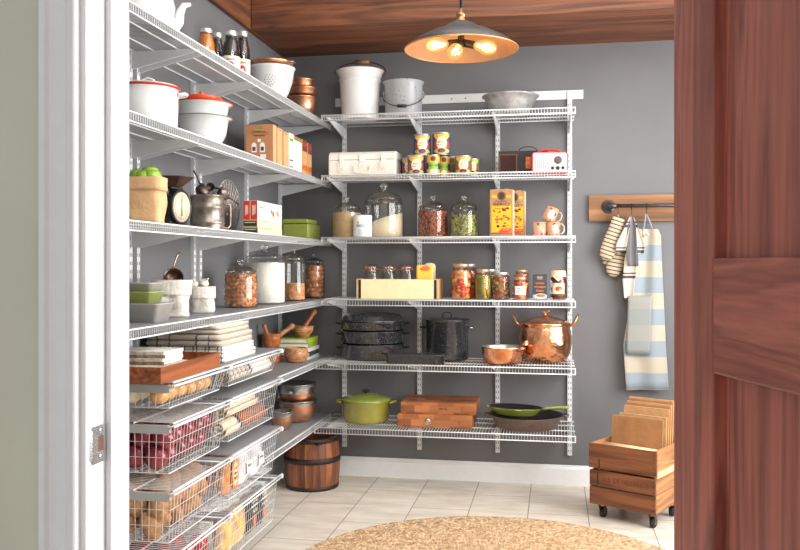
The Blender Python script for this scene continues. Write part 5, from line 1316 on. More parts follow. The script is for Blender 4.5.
# ---------------------------------------------------------------- shelf 6 : copper bowls with steel rims
def steelbowl(label, x, y, z, r, h, rimh, glasslid=False):
    t = thing('copper_bowl', label, 'bowl', (x, y, z))
    w = MB(); w.lathe([(0,.001),(r*.50,.001),(r*.72,h*.14),(r*.90,h*.45),(r*.97,h-rimh)], 48, capt=False); w.build('copper_body', COPPER, t)
    w = MB(); w.lathe([(r*.975,h-rimh),(r,h-.004),(r+.005,h-.002),(r+.004,h),(r-.003,h),(r*.88,h*.45),(r*.5,.010),(0,.008)], 48, capb=False); w.build('steel_rim', STEEL, t)
    return t
x, y = .185, YY(297, .185)
steelbowl('largest copper bowl with steel rim, bottom one of the pair by the corner', x, y, L6, .112, .122, .022)
steelbowl('copper bowl with wide steel rim, stacked inside the largest one', x, y, L6+.084, .106, .130, .050)
x, y = .175, YY(281.5, .175)
steelbowl('small copper bowl with steel rim, in front of the big bowl stack', x, y, L6, .062, .098, .026)

# ---------------------------------------------------------------- on the top drawers: tray, magazines, towels
ZD = TOPS[0] + LZ
xa, xb = .175, .398
y0, y1 = YY(161, xb), YY(220, xb)
TRAYW = wood('tray_wood', srgb(80,36,22), srgb(156,88,50), 'y', 1.5, .35, 50, .1, coat=.2)
t = thing('wooden_tray', 'reddish brown wooden tray holding folded napkins and papers', 'tray', ((xa+xb)/2, (y0+y1)/2, ZD))
W2, D2, H = (xb-xa)/2, (y1-y0)/2, .052
for a, b, c_, d_ in ((-W2,-W2+.008,-D2,D2),(W2-.008,W2,-D2,D2)): MB().box(a, b, c_, d_, 0, H).build('side_board', TRAYW, t, bev=.001)
for c_, d_ in ((-D2,-D2+.008),(D2-.008,D2)): MB().box(-W2+.0081, W2-.0081, c_, d_, 0, H).build('end_board', TRAYW, t, bev=.001)
MB().box(-W2+.0082, W2-.0082, -D2+.0082, D2-.0082, .001, .007).build('base_board', TRAYW, t)
cx_, cy_ = (xa+xb)/2, (y0+y1)/2
def folded(nm, label, cat, x, y, z, W, D, layers, th_, m, rz=0, group=None):
    """folded cloth: flat layers joined by rounded folds that face +x"""
    t = thing(nm, label, cat, (x, y, z), rz, group); w = MB(); rnd = random.Random(label)
    for k in range(layers):
        zc = th_*(k+.5); hw = W/2*(1-.03*rnd.random()); n = 6; P = []
        for i in range(n+1): a = -PI/2+PI*i/n; P.append((hw-th_*.5+th_*.5*math.cos(a)*1.4, zc+th_*.48*math.sin(a)))
        for i in range(n+1): a = PI/2+PI*i/n; P.append((-hw+th_*.5+th_*.5*math.cos(a)*1.2, zc+th_*.48*math.sin(a)))
        ny = 10
        rows = [[(p[0]+.003*noise.noise(Vector((j*.7,k*2.3,1))), -D/2+D*j/ny, p[1]+.0012*noise.noise(Vector((j*.9,i*.6,k*3.1)))) for i, p in enumerate(P)] for j in range(ny+1)]
        m_ = len(P); vs = [q for r_ in rows for q in r_]
        fs = [(j*m_+i, j*m_+(i+1) % m_, (j+1)*m_+(i+1) % m_, (j+1)*m_+i) for j in range(ny) for i in range(m_)] + [tuple(range(m_)), tuple(range((ny)*m_, (ny+1)*m_))]
        w.add(vs, fs, True)
    w.build('folded_layers', m, t); return t
LINN = mat('linen_natural', srgb(196,186,172), .95, var=.06, scale=150, bump=.3, bscale=200)
STR1 = stripes('linen_dark_stripe', [(0,srgb(190,178,164)),(.30,srgb(70,68,72)),(.34,srgb(190,178,164)),(.62,srgb(90,86,90)),(.65,srgb(190,178,164))], .16, 'y')
CHK = stripes('linen_check', [(0,srgb(224,220,212)),(.5,srgb(132,128,128)),(.62,srgb(224,220,212)),(.8,srgb(90,88,92)),(.9,srgb(224,220,212))], .05, 'y')
z = ZD+.0075
folded('napkin_stack', 'grey fringed napkins, folded, under the magazines in the tray', 'napkins', cx_-.005, cy_-.050, z, .17, .19, 2, .019, LINN)
folded('napkin_stack', 'bright yellow folded napkin in the wooden tray', 'napkin', cx_+.00, cy_+.095, z, .15, .09, 2, .013, pm('yellow_cloth', 224,166,60,.8))
BMAG = [mat('mag_cover_brown', srgb(150,120,98), .5, var=.35, scale=40), mat('mag_cover_pale', srgb(210,204,196), .5, var=.2, scale=40)]
zz = z+.0385
for k in range(4):
    t = thing('magazine', ('thin magazine with brown cover, lowest','thin magazine, second from the bottom','thin magazine, second from the top','thin magazine with marbled cover, topmost')[k]+' of the pile in the tray', 'magazine', (cx_-.02, cy_-.055+.002*k, zz), R((2,-1,3,0)[k]), 'magazines piled in the tray')
    MB().box(-.085, .085, -.075, .075, .0008, .0095).build('pages', PGS, t); w = MB(); w.box(-.086,.086,-.076,.076,.0096,.0104); w.box(-.086,.086,-.076,.076,0,.0007); w.box(-.086,.086,-.0768,-.0761,0,.0104); w.build('cover', BMAG[k % 2], t); zz += .0107
# towels behind the tray
tx, ty = .215, -1.685
folded('folded_towel', 'pale checked towel, bottom one of the folded towel stack', 'towel', tx, ty, ZD, .34, .315, 2, .016, CHK, -PI/2)
folded('folded_towel', 'white and grey checked towel, second from the bottom of the stack', 'towel', tx-.004, ty+.003, ZD+.033, .33, .31, 2, .013, CHK, -PI/2)
folded('folded_towel', 'thick beige towel with thin dark stripes, middle of the stack', 'towel', tx-.008, ty-.004, ZD+.060, .345, .305, 2, .022, STR1, -PI/2)
folded('folded_towel', 'beige fringed towel on top of the folded towel stack', 'towel', tx-.014, ty+.004, ZD+.1055, .32, .285, 2, .017, LINN, -PI/2)
# ================================================================ contents of the drawers
def inbasket(c, i):
    y0, y1, _ = COLS[c]; return y0+.0225+.018, y1-.0225-.018, BOTS[i]
def veg_lathe(w, s_, prof, n=16):
    w.lathe([(a*s_, b*s_) for a, b in prof], n, capb=False)
ONP = [(.001,-.80),(.30,-.78),(.70,-.58),(.96,-.18),(1.0,.08),(.86,.46),(.52,.74),(.22,.92),(.12,1.10),(.10,1.30)]
def onion_proto(name, label, m, neckm, s_, group, loc, cat='onion'):
    t = thing(name, label, cat, loc, 0, group)
    w = MB(); veg_lathe(w, s_, ONP, 18); w.build('bulb', m, t)
    w = MB(); w.tube([(0,0,s_*1.22),(.002,0,s_*1.5),(.006,0,s_*1.75)], [s_*.11,s_*.10,s_*.03], 7); w.build('dry_neck', neckm, t); return t
YON = mat('yellow_onion', srgb(214,160,94), .4, var=.12, scale=18, stretch=(1,1,.15), coat=.3); WON = mat('white_onion', srgb(236,224,196), .4, var=.06, scale=18, stretch=(1,1,.15), coat=.3)
RON = mat('red_onion', srgb(122,30,46), .3, var=.25, scale=16, stretch=(1,1,.15), coat=.5); DRY = mat('onion_neck', srgb(196,150,112), .8)
POT = mat('potato_skin', srgb(170,126,88), .8, var=.16, scale=50, bump=.5, bscale=60)
rnd = random.Random(21)
def fill_grid(proto, c, i, nx, ny, nz, s_, tilt, label, jit=.12, xa=.07, xb=.375, layers_h=None, skip=0):
    y0, y1, zb = inbasket(c, i); first = True
    for k in range(nz):
        for b in range(ny):
            for a in range(nx):
                if rnd.random() < skip and k == nz-1: continue
                fx = (a+.5+.25*(k % 2))/(nx+.25*(nz > 1)); fy = (b+.5+.25*(k % 2))/(ny+.25*(nz > 1))
                loc = (xa+(xb-xa)*fx+rnd.uniform(-1,1)*s_*jit, y0+(y1-y0)*fy+rnd.uniform(-1,1)*s_*jit, zb+s_*.98+k*(layers_h or s_*1.55)+rnd.uniform(0,1)*s_*.06)
                rot = (rnd.uniform(-tilt,tilt), rnd.uniform(-tilt,tilt), rnd.uniform(0,6.28))
                if first: proto.location = loc; proto.rotation_euler = rot; first = False
                else: dup(proto, loc, rot)
    return proto
s_ = .033
p_ = onion_proto('onion', 'yellow onion in the top near basket', YON, DRY, s_, 'yellow onions in the top near basket', (0,0,0))
fill_grid(p_, 0, 0, 2, 6, 1, .033, .6, '', xa=.17, xb=.375)
p_ = onion_proto('onion', 'pale white onion in the top near basket', WON, pm('green_neck',150,170,80), .031, 'white onions in the top near basket', (0,0,0))
fill_grid(p_, 0, 0, 2, 6, 1, .031, .9, '', xa=.05, xb=.17)
ya = [o for o in bpy.data.objects if o.parent is None and o.get('group') == 'yellow onions in the top near basket']
wa = [o for o in bpy.data.objects if o.parent is None and o.get('group') == 'white onions in the top near basket']
for a_, b_ in list(zip(ya, wa))[::2]: a_.location, b_.location = b_.location.copy(), a_.location.copy()
p_ = onion_proto('onion', 'red onion in the pile of the second near basket', RON, DRY, .040, 'red onions in the second near basket', (0,0,0))
fill_grid(p_, 0, 1, 4, 5, 2, .038, 1.4, '', xa=.055, xb=.362, layers_h=.062, skip=.1)
t = thing('potato', 'brown potato in the pile of the third near basket', 'potato', (0,0,0), 0, 'potatoes in the third near basket')
MB().blob((0,0,0), (.052,.037,.034), .22, 2, 18, 11, None, 1.3).build('tuber', POT, t)
fill_grid(t, 0, 2, 3, 5, 3, .037, 1.2, '', xa=.07, xb=.350, layers_h=.052, skip=.15)
RAP = mat('red_apple', srgb(176,44,52), .25, var=.2, scale=14, coat=.4)
s_ = .037
t = thing('apple', 'red apple in the lowest near basket', 'apple', (0,0,0), 0, 'red apples in the lowest near basket')
MB().lathe([(.001,-s_*.72),(s_*.25,-s_*.84),(s_*.6,-s_*.72),(s_*.93,-s_*.25),(s_,.15*s_),(s_*.85,s_*.62),(s_*.45,s_*.86),(s_*.2,s_*.8),(0,s_*.62)], 16, capb=False).build('fruit', RAP, t)
MB().tube([(0,0,s_*.6),(.002,0,s_*.85),(.005,0,s_*1.08)], .0015, 5).build('stem', BWN, t)
fill_grid(t, 0, 3, 3, 4, 2, .037, .9, '', xa=.06, xb=.36, layers_h=.064)
# far column ------------------------------------------------
def roll(nm, label, cat, x, y, z, r, L, m, rz=0, group=None, turns=3):
    """rolled cloth lying along y"""
    t = thing(nm, label, cat, (x, y, z+r), rz, group); w = MB()
    pts = []
    for i in range(turns*14+1):
        a = 2*PI*i/14; q = r*(.18+.82*i/(turns*14)); pts.append((q*math.cos(a), q*math.sin(a)))
    vs = []; n = len(pts)
    for yy in (-L/2, -L/6, L/6, L/2):
        vs += [(p[0], yy, p[1]) for p in pts]
    w.add(vs, [(j*n+i, j*n+i+1, (j+1)*n+i+1, (j+1)*n+i) for j in range(3) for i in range(n-1)], True)
    w.build('rolled_cloth', m, t, thick=r*.16); return t
y0, y1, zb = inbasket(1, 0)
PAT = speckle('black_white_print', srgb(224,220,212), srgb(84,80,80), 110, .9, .32, 0)
PAT2 = stripes('roll_stripe', [(0,srgb(206,196,180)),(.45,srgb(60,56,58)),(.6,srgb(206,196,180)),(.8,srgb(110,100,96)),(.88,srgb(206,196,180))], .045, 'y')
roll('cloth_roll', 'beige striped cloth roll, front left in the top far basket', 'cloth roll', .345, y0+.13, zb+.004, .030, .23, PAT2, 0, 'rolls in the top far basket')
roll('cloth_roll', 'black and white printed cloth roll, front right in the top far basket', 'cloth roll', .345, y0+.385, zb+.004, .030, .24, PAT, 0, 'rolls in the top far basket')
roll('cloth_roll', 'beige linen roll, behind the striped one', 'cloth roll', .270, y0+.13, zb+.004, .030, .23, LINN, 0, 'rolls in the top far basket')
roll('cloth_roll', 'plain beige linen roll, behind the printed one', 'cloth roll', .270, y0+.385, zb+.004, .030, .24, LINN, 0, 'rolls in the top far basket')
roll('cloth_roll', 'dark striped cloth roll near the wall', 'cloth roll', .190, y0+.26, zb+.004, .030, .44, PAT2, 0, 'rolls in the top far basket')
y0, y1, zb = inbasket(1, 1)
CRM = mat('cream_terry', srgb(232,216,186), .95, var=.04, scale=160, bump=.6, bscale=160)
WIC = mat('wicker_redbrown', srgb(160,84,50), .6, var=.3, scale=60, stretch=(1,.3,1), bump=.4, bscale=90)
WICS = stripes('corrugated_brown', [(0,srgb(150,78,48)),(.55,srgb(206,140,96)),(.8,srgb(110,54,34))], .022, 'y')
roll('cloth_roll', 'thick cream terry roll lying on the brown woven roll', 'cloth roll', .335, y0+.17, zb+.080, .036, .34, CRM, 0, 'rolls in the second far basket', 2)
roll('cloth_roll', 'thick cream terry roll, lower left front in the second far basket', 'cloth roll', .325, y0+.09, zb+.003, .036, .15, CRM, 0, 'rolls in the second far basket', 2)
roll('woven_roll', 'red-brown ribbed woven roll, right front in the second far basket', 'woven roll', .322, y0+.350, zb+.003, .036, .30, WICS, 0, None, 2)
roll('cloth_roll', 'cream terry roll behind the brown ribbed one', 'cloth roll', .235, y0+.27, zb+.003, .038, .42, CRM, 0, 'rolls in the second far basket', 2)
roll('woven_roll', 'red-brown ribbed roll near the wall', 'woven roll', .150, y0+.27, zb+.003, .040, .42, WICS, 0, None, 2)
y0, y1, zb = inbasket(1, 2)
def packet(label, x, y, z, wx, wy, h, m, deco=None, nm='food_packet', rz=0, cat='packet'):
    t = thing(nm, label, cat, (x, y, z), rz)
    w = MB(); n = 8
    def fn(sgn):
        def f(u, v):
            e = max(0, math.sin(PI*u))**.45 * max(0.0, math.sin(PI*(.06+.88*v)))**.4
            return (sgn*wx/2*e*(1+.10*noise.noise(Vector((u*5+x*9, v*5, sgn*2+y*7)))), (u-.5)*wy, v*h)
        return f
    w.sheet(fn(1), 10, 8); w.sheet(fn(-1), 10, 8); w.build('wrapper', m, t)
    if deco: deco(t, wx, wy, h)
    return t
BAG = mat('bagel_brown', srgb(196,136,84), .5, var=.25, scale=26, coat=.4); CLR = mat('pale_plastic_bag', srgb(214,216,220), .25, var=.12, scale=14, coat=.6); PASTA = mat('pasta_pale', srgb(222,180,116), .5, var=.2, scale=50, stretch=(1,1,.3), coat=.4)
def dlab(t, wx, wy, h):
    w = MB(); f = wx/2+.003
    w.add([(f, .034*math.cos(a), h*.5+.062*math.sin(a)) for a in [2*PI*i/24 for i in range(24)]], [tuple(range(24))]); w.cur = 1
    w.add([(f+.0008, .026*math.cos(a), h*.5+.050*math.sin(a)) for a in [2*PI*i/24 for i in range(24)]], [tuple(range(24))]); w.build('oval_label', [pm('label_orange',226,110,44), pm('label_sun',244,206,120)], t)
    for k, s_ in enumerate(('whole', 'wheat', 'bagels')): text('lettering', s_, .016, pm('label_ink_green', 60,90,50), t, (f+.002, 0, h*.5+.020-.018*k), rot=(0,0,PI/2))
def dwht(t, wx, wy, h):
    w = MB(); f = wx/2+.003; w.add([(f,-.03,h*.25),(f,.03,h*.25),(f,.03,h*.6),(f,-.03,h*.6)], [(0,1,2,3)]); w.build('white_label', WHT, t); text('lettering', 'BREAD', .014, INK, t, (f+.001,0,h*.48), rot=(0,0,PI/2))
packet('brown bagel packet with an orange oval label, third far basket', .325, y0+.10, zb+.003, .07, .15, .148, BAG, dlab)
packet('clear-wrapped pale bread packet, middle of the third far basket', .325, y0+.262, zb+.003, .07, .14, .145, CLR, dwht)
packet('clear-wrapped pale bread packet, right end of the third far basket', .325, y0+.410, zb+.003, .07, .13, .150, CLR, dwht)
packet('brown loaf packet at the back of the third far basket', .220, y0+.26, zb+.003, .09, .40, .13, BAG)
y0, y1, zb = inbasket(1, 3)
def dblk(t, wx, wy, h):
    w = MB(); f = wx/2+.003
    w.add([(f, .020*math.cos(a), h*.34+.024*math.sin(a)) for a in [2*PI*i/16 for i in range(16)]], [tuple(range(16))]); w.cur = 1
    w.add([(f,-.04,h*.72),(f,.04,h*.72),(f,.04,h*.77),(f,-.04,h*.77)], [(0,1,2,3)]); w.build('round_picture', [PO, WHT], t)
    text('lettering', 'PASTA', .020, WHT, t, (f+.001,0,h*.60), rot=(0,0,PI/2)); text('lettering', 'RIGATONI', .013, WHT, t, (f+.001,0,h*.85), rot=(0,0,PI/2))
packet('pale pasta packet, left end of the lowest far basket', .325, y0+.075, zb+.003, .08, .13, .155, PASTA)
packet('second pale pasta packet, beside the black ones', .325, y0+.205, zb+.003, .07, .12, .150, PASTA)
BLP = pm('black_packet', 44,46,52,.4)
packet('matt black pasta packet with round orange picture, left of the two', .325, y0+.325, zb+.003, .07, .115, .155, BLP, dblk)
packet('matt black pasta packet with round orange picture, right of the two', .325, y0+.445, zb+.003, .07, .115, .155, BLP, dblk)

# ================================================================ on the floor
BW = [wood('stave_%d' % k, srgb(*a), srgb(*b), 'z', 1.6, .5, 60, .25) for k, (a, b) in enumerate((((84,46,28),(138,82,52)),((98,54,32),(156,96,60)),((74,40,26),(122,70,44))))]
t = thing('wooden_barrel', 'half-height wooden stave barrel with dark iron hoops in the corner', 'barrel', (.262, -.275, 0))
w = MB(); n = 24; H = .285; rnd = random.Random(2)
rb = lambda f: .144+.012*math.sin(PI*f)*1.0
for k in range(n):
    a0, a1 = 2*PI*(k+.02)/n, 2*PI*(k+.98)/n; w.cur = rnd.randrange(3); nz = 6
    vs = []
    for j in range(nz+1):
        f = j/nz; ro = rb(f); ri = ro-.012
        vs += [(ro*math.cos(a0), ro*math.sin(a0), H*f), (ro*math.cos(a1), ro*math.sin(a1), H*f), (ri*math.cos(a1), ri*math.sin(a1), H*f), (ri*math.cos(a0), ri*math.sin(a0), H*f)]
    fs = [(4*j+i, 4*j+(i+1) % 4, 4*j+4+(i+1) % 4, 4*j+4+i) for j in range(nz) for i in range(4)] + [(3,2,1,0), (4*nz, 4*nz+1, 4*nz+2, 4*nz+3)]
    w.add(vs, fs)
w.build('staves', BW, t)
MB().lathe([(0,.012),(.134,.012),(.134,.024),(0,.024)], 32).build('bottom_board', BW[0], t)
HOOP = mat('rusty_hoop', srgb(58,46,44), .5, .6, var=.2, scale=40, bump=.1)
for z0, z1 in ((.0005,.022),(.150,.180),(.262,.286)):
    w = MB(); w.lathe([(rb(z0/H)+.0005,z0),(rb(z0/H)+.0035,z0+.001),(rb(z1/H)+.0035,z1-.001),(rb(z1/H)+.0005,z1)], 40, capb=False, capt=False); w.build('iron_hoop', HOOP, t)
for a in (-1.05, 2.09):
    w = MB(); w.tube([(.150*math.cos(a-.12), .150*math.sin(a-.12), .262),(.168*math.cos(a), .168*math.sin(a), .268),(.150*math.cos(a+.12), .150*math.sin(a+.12), .262)], .004, 6); w.build('side_handle', HOOP, t)
# crate on castors
CW = wood('crate_wood', srgb(66,36,22), srgb(138,84,52), 'x', 1.2, .6, 50, .3); CWL = wood('crate_wood_light', srgb(130,84,50), srgb(196,142,94), 'y', 1.2, .6, 50, .25)
A = math.atan2(-.159, .295)
t = thing('wooden_crate', 'old two-tier wooden crate on castors with faded stencilled lettering', 'crate', (1.778, -.623, .072), A)
Lx, Ly = .335, .31; g_ = .010
def board(x0, x1, y0, y1, z0, z1, m=CW, nm='board'): return MB().box(x0, x1, y0, y1, z0, z1).build(nm, m, t, bev=.0015)
for z0, z1, off in ((.002,.088,0),(.092,.168,0)):
    board(0, Lx, -.006, .006, z0, z1); board(0, Lx, Ly-.006, Ly+.006, z0, z1)
    board(.001, .014, .0065, Ly-.0065, z0, z1, CWL); board(Lx-.014, Lx-.001, .0065, Ly-.0065, z0, z1, CWL)
for z0, z1 in ((.178,.298),):
    board(-.006, Lx+.004, -.002, .010, z0, z1); board(0, Lx, Ly-.006, Ly+.006, z0, z1)
    board(.001, .014, .0105, Ly-.0065, z0+.015, z1, CWL); board(Lx-.013, Lx+.002, .0105, Ly-.0065, z0, z1, CWL)
    board(Lx-.012, Lx+.006, .0105, Ly-.0065, z0-.008, z0+.022, mat('raw_pale_wood', srgb(232,196,150), .7, var=.08, stretch=(1,.1,1)), 'edge_strip')
board(.002, Lx-.002, .007, Ly-.007, .002, .012, CW, 'bottom_board')
for px_, py_ in ((.022,.022),(Lx-.022,.022),(.022,Ly-.022),(Lx-.022,Ly-.022)): board(px_-.008, px_+.008, py_-.008, py_+.008, .0125, .290, CW, 'corner_post')
w = MB()
for z in (.020,.045,.070,.105,.130,.155,.195,.225,.255,.280):
    for x_ in (.010, Lx-.010):
        w.T = Matrix.Translation((x_,-.0064 if z < .17 else -.0024,z)) @ Matrix.Rotation(PI/2,4,'X'); w.lathe([(.0032,0),(.002,.0006),(0,.0006)], 8)
    w.T = Matrix.Translation((Lx+.0004 if z < .17 else Lx+.0024,.016,z)) @ Matrix.Rotation(PI/2,4,'Y'); w.lathe([(.0030,0),(.002,.0006),(0,.0006)], 8)
w.build('nail_heads', INK, t)
w = MB(); w.box(.040,.047,-.0065,-.0062,.100,.160); w.box(.046,.053,-.0026,-.0022,.182,.225); w.build('dark_crack', INK, t)
text('lettering', 'U.S. DE HILLANDS', .034, pm('faded_stencil', 96,56,38,.9), t, (.185,-.0064,.130), sx=.86, depth=.0002)
for px_, py_ in ((.045,.04),(Lx-.03,.03),(.045,Ly-.04),(Lx-.03,Ly-.04)):
    c = MB().box(-.018, .018, -.018, .018, -.004, -.0002).build('caster', BRONZE, t, bev=.0008); c.location = (px_, py_, 0)
    w = MB()
    for sx in (-1, 1): w.prism([(-.012,-.004),(.012,-.004),(.020,-.046),(.010,-.052)], sx*.014-.0015, sx*.014+.0015, 'x')
    w.rod((-.018,.014,-.046), (.018,.014,-.046), .003, 8); w.build('fork', BRONZE, c)
    w = MB(); w.T = Matrix.Translation((0,.014,-.046)) @ Matrix.Rotation(PI/2,4,'Y'); w.lathe([(.006,-.012),(.020,-.012),(.0255,-.008),(.0258,0),(.0255,.008),(.020,.012),(.006,.012)], 28); w.build('wheel', BLACK, c)
    w = MB(); w.T = Matrix.Translation((0,.014,-.046)) @ Matrix.Rotation(PI/2,4,'Y'); w.lathe([(.010,-.0128),(.010,.0128)], 16); w.build('hub', STEEL, c)
M_ = Matrix.Translation((1.778, -.623, .072)) @ Matrix.Rotation(A, 4, 'Z')
def inc(p): return M_ @ Vector(p)
def flatbag(label, p, W, H, th_, m, lean=0, nm='paper_bag', fl=6):
    t = thing(nm, label, 'paper bag', inc(p)); t.rotation_euler = (R(lean), 0, A)
    w = MB()
    w.box(0, W, -th_/2, th_/2, 0, H); w.build('bag_body', m, t, bev=min(.002, th_*.4))
    w = MB(); w.box(.004, W-.004, -th_/2-.0012, -th_/2-.0002, H*.02, H*.12); w.box(-.001, W*.02, -th_/2-.001, th_/2+.001, 0, H*.98); w.build('folded_flap', m, t)
    return t
KP = mat('kraft_paper', srgb(196,150,104)); KPD = mat('kraft_paper_dark', srgb(168,118,76), .85, var=.08, scale=12, bump=.2, bscale=40)
flatbag('large flat brown paper bag standing at the front inside the crate', (.055,.115,.013), .262, .412, .006, KPD, -3)
flatbag('flat pale brown paper bag just behind the front one', (.074,.150,.013), .245, .420, .006, KP, -4)
for k in range(5):
    flatbag(('flat kraft paper bag, first','flat kraft paper bag, second','flat kraft paper bag, third','flat kraft paper bag, fourth','flat kraft paper bag, rearmost')[k]+' in the bundle at the crate back', (.086+.002*(k % 2),.182+.014*k,.013), .232, .455+.009*k+.003*(k % 2), .007, (KP, KPD)[k % 2], -4)
t = thing('paper_roll', 'pale paper roll lying across the front of the crate', 'paper roll', inc((.170,.074,.262)), A)
w = MB(); w.tube([(-.12,0,0),(.14,0,-.006)], .036, 20); w.build('rolled_paper', mat('pale_roll', srgb(228,196,152), .8, var=.03), t)
# jute rug
def jute():
    m, nt, out = newmat('jute_braid'); L = nt.links
    b = nd(nt, 'ShaderNodeBsdfPrincipled'); b.inputs['Roughness'].default_value = .95
    tc = nd(nt, 'ShaderNodeTexCoord'); sp = nd(nt, 'ShaderNodeSeparateXYZ'); L.new(tc.outputs['Object'], sp.inputs[0])
    ln = nd(nt, 'ShaderNodeVectorMath', operation='LENGTH'); L.new(tc.outputs['Object'], ln.inputs[0])
    an = nd(nt, 'ShaderNodeMath', operation='ARCTAN2'); L.new(sp.outputs[1], an.inputs[0]); L.new(sp.outputs[0], an.inputs[1])
    ra = nd(nt, 'ShaderNodeMath', operation='MULTIPLY'); ra.inputs[1].default_value = 100; L.new(ln.outputs['Value'], ra.inputs[0])
    aa = nd(nt, 'ShaderNodeMath', operation='MULTIPLY'); aa.inputs[1].default_value = 60; L.new(an.outputs[0], aa.inputs[0])
    cb = nd(nt, 'ShaderNodeCombineXYZ'); L.new(ra.outputs[0], cb.inputs[0]); L.new(aa.outputs[0], cb.inputs[1])
    v = nd(nt, 'ShaderNodeTexVoronoi'); v.inputs['Scale'].default_value = 1; L.new(cb.outputs[0], v.inputs['Vector'])
    n = nd(nt, 'ShaderNodeTexNoise'); n.inputs['Scale'].default_value = 45; n.inputs['Detail'].default_value = 6; L.new(tc.outputs['Object'], n.inputs['Vector'])
    mx = nd(nt, 'ShaderNodeMath', operation='MULTIPLY_ADD'); mx.inputs[1].default_value = -.35; L.new(v.outputs['Distance'], mx.inputs[0]); L.new(n.outputs['Fac'], mx.inputs[2])
    cr = nd(nt, 'ShaderNodeValToRGB'); cr.color_ramp.elements[0].position = .12; cr.color_ramp.elements[1].position = .6
    cr.color_ramp.elements[0].color = srgb(168,130,92); cr.color_ramp.elements[1].color = srgb(232,202,164)
    L.new(mx.outputs[0], cr.inputs[0]); L.new(cr.outputs[0], b.inputs['Base Color'])
    bp = nd(nt, 'ShaderNodeBump'); bp.inputs['Strength'].default_value = .9; bp.inputs['Distance'].default_value = .006; bp.invert = True
    L.new(v.outputs['Distance'], bp.inputs['Height']); L.new(bp.outputs[0], b.inputs['Normal']); L.new(b.outputs[0], out.inputs[0]); return m
w = MB(); P = [(0,.001),(.862,.001)]; k = .866
P = [(.868,.001),(.870,.006)]
q = .862
while q > .03: P += [(q,.0125),(q-.008,.0095)]; q -= .0165
P += [(0,.012)]
w.lathe(P, 96, capb=True)
t = w.build('jute_rug', jute()); tag(t, 'round braided natural jute rug on the tiled floor', 'rug'); t.location = (1.379, -1.587, .0005)

# ================================================================ wall rack with mitts, towel and apron
x0 = X(588.5, 0); zt, zb_ = ZZ(195.5, X(600,0), 0), ZZ(222, X(600,0), 0)
t = thing('coat_rack', 'rustic wooden board with an iron pipe rail fixed to the back wall', 'rack', (x0, -.0005, 0))
RB = wood('rack_board_wood', srgb(84,56,36), srgb(166,118,80), 'x', 1.0, .65, 40, .4)
MB().box(0, .80, -.024, 0, zb_, zt).build('back_board', RB, t, bev=.003)
zp = ZZ(207, X(608,0), 0); xp = X(608.5, -.03)-x0
PIP = mat('iron_pipe', srgb(92,88,88), .4, .85, var=.08)
w = MB(); w.T = Matrix.Translation((xp,-.0242,zp)) @ Matrix.Rotation(PI/2,4,'X'); w.lathe([(.038,0),(.038,.005),(.034,.007),(.018,.009),(.017,.020)], 32); fl = w.build('pipe_flange', PIP, t)
w = MB(); w.tube([(xp,-.040,zp),(xp,-.068,zp),(xp+.006,-.078,zp),(xp+.018,-.082,zp),(xp+.04,-.082,zp)], [.014,.014,.016,.015,.014], 14); w.build('pipe_elbow', PIP, t)
w = MB(); w.rod((xp+.035,-.082,zp), (.70,-.082,zp), .0105, 14); w.build('pipe_rail', PIP, t)
w = MB(); w.tube([(.70,-.082,zp),(.72,-.07,zp),(.725,-.024,zp)], .013, 12); w.build('pipe_elbow', PIP, t)
def hookring(u, label):
    x = X(u, -.082); r_ = thing('hook_ring', label, 'hook', (x, -.082, zp), 0, 'rings on the pipe rail')
    w = MB(); w.tube([(0, .0165*math.cos(a), .0165*math.sin(a)-.004) for a in [2*PI*i/20 for i in range(20)]], .0020, 6, True); w.build('ring', IRON, r_)
    w = MB(); w.tube([(0,0,-.020),(0,0,-.030),(0,-.010,-.040),(0,-.006,-.048),(0,.004,-.046)], .0016, 6); w.build('hook', IRON, r_); return x
x1_ = hookring(618, 'dark ring hook on the pipe rail holding the oven mitts'); x2_ = hookring(631.5, 'dark ring hook on the pipe rail holding the striped towel'); x3_ = hookring(646.5, 'dark ring hook on the pipe rail holding the apron')
MIT = stripes('mitt_stripe', [(0,srgb(194,176,150)),(.72,srgb(62,58,60))], .0215, 'z')
def mitt(label, u0, v0, u1, v1, y, wd, side):
    p0 = Vector((X(u0,y), y, ZZ(v0, X(u0,y), y))); p1 = Vector((X(u1,y), y, ZZ(v1, X(u1,y), y))); d = p1-p0; L = d.length
    t = thing('oven_mitt', label, 'oven mitt', p0); t.rotation_euler = (0, math.atan2(-d.x, -d.z), 0)
    def tubef(w, pts, rs, fy=.34):
        k0 = len(w.v); w.tube([(p[0], p[1]/fy, p[2]) for p in pts], rs, 18); w.v[k0:] = [(a, b*fy, c) for a, b, c in w.v[k0:]]
    w = MB(); tubef(w, [(0,0,0),(0,0,-.004),(0,0,-L*.3),(0,0,-L*.6),(0,0,-L*.82),(0,0,-L*.94),(0,0,-L)], [wd*.78,wd*.90,wd*.94,wd*1.08,wd*1.06,wd*.84,wd*.35])
    w.build('quilted_hand', MIT, t)
    w = MB(); tubef(w, [(side*wd*.5,0,-L*.42),(side*wd*.95,0,-L*.55),(side*wd*1.25,0,-L*.68),(side*wd*1.32,0,-L*.78)], [wd*.34,wd*.42,wd*.40,wd*.18]); w.build('thumb', MIT, t)
    return t
m1 = mitt('front striped oven mitt, upper left, tilted to the left', 619.5, 217, 604.5, 260, -.070, .040, 1)
m2 = mitt('rear striped oven mitt hanging lower, partly behind the front one', 622, 228, 612.5, 276.5, -.036, .044, -1)
w = MB(); w.tube([(x1_,-.083,zp-.045),(x1_+.002,-.075,zp-.055),tuple(m1.location+Vector((0,.0,-.001)))], .002, 6); 
o = w.build('hanging_loop', pm('loop_cloth',200,190,180,.9)); M0 = m1.matrix_basis.inverted(); o.parent = m1
for v in o.data.vertices: v.co = M0 @ v.co
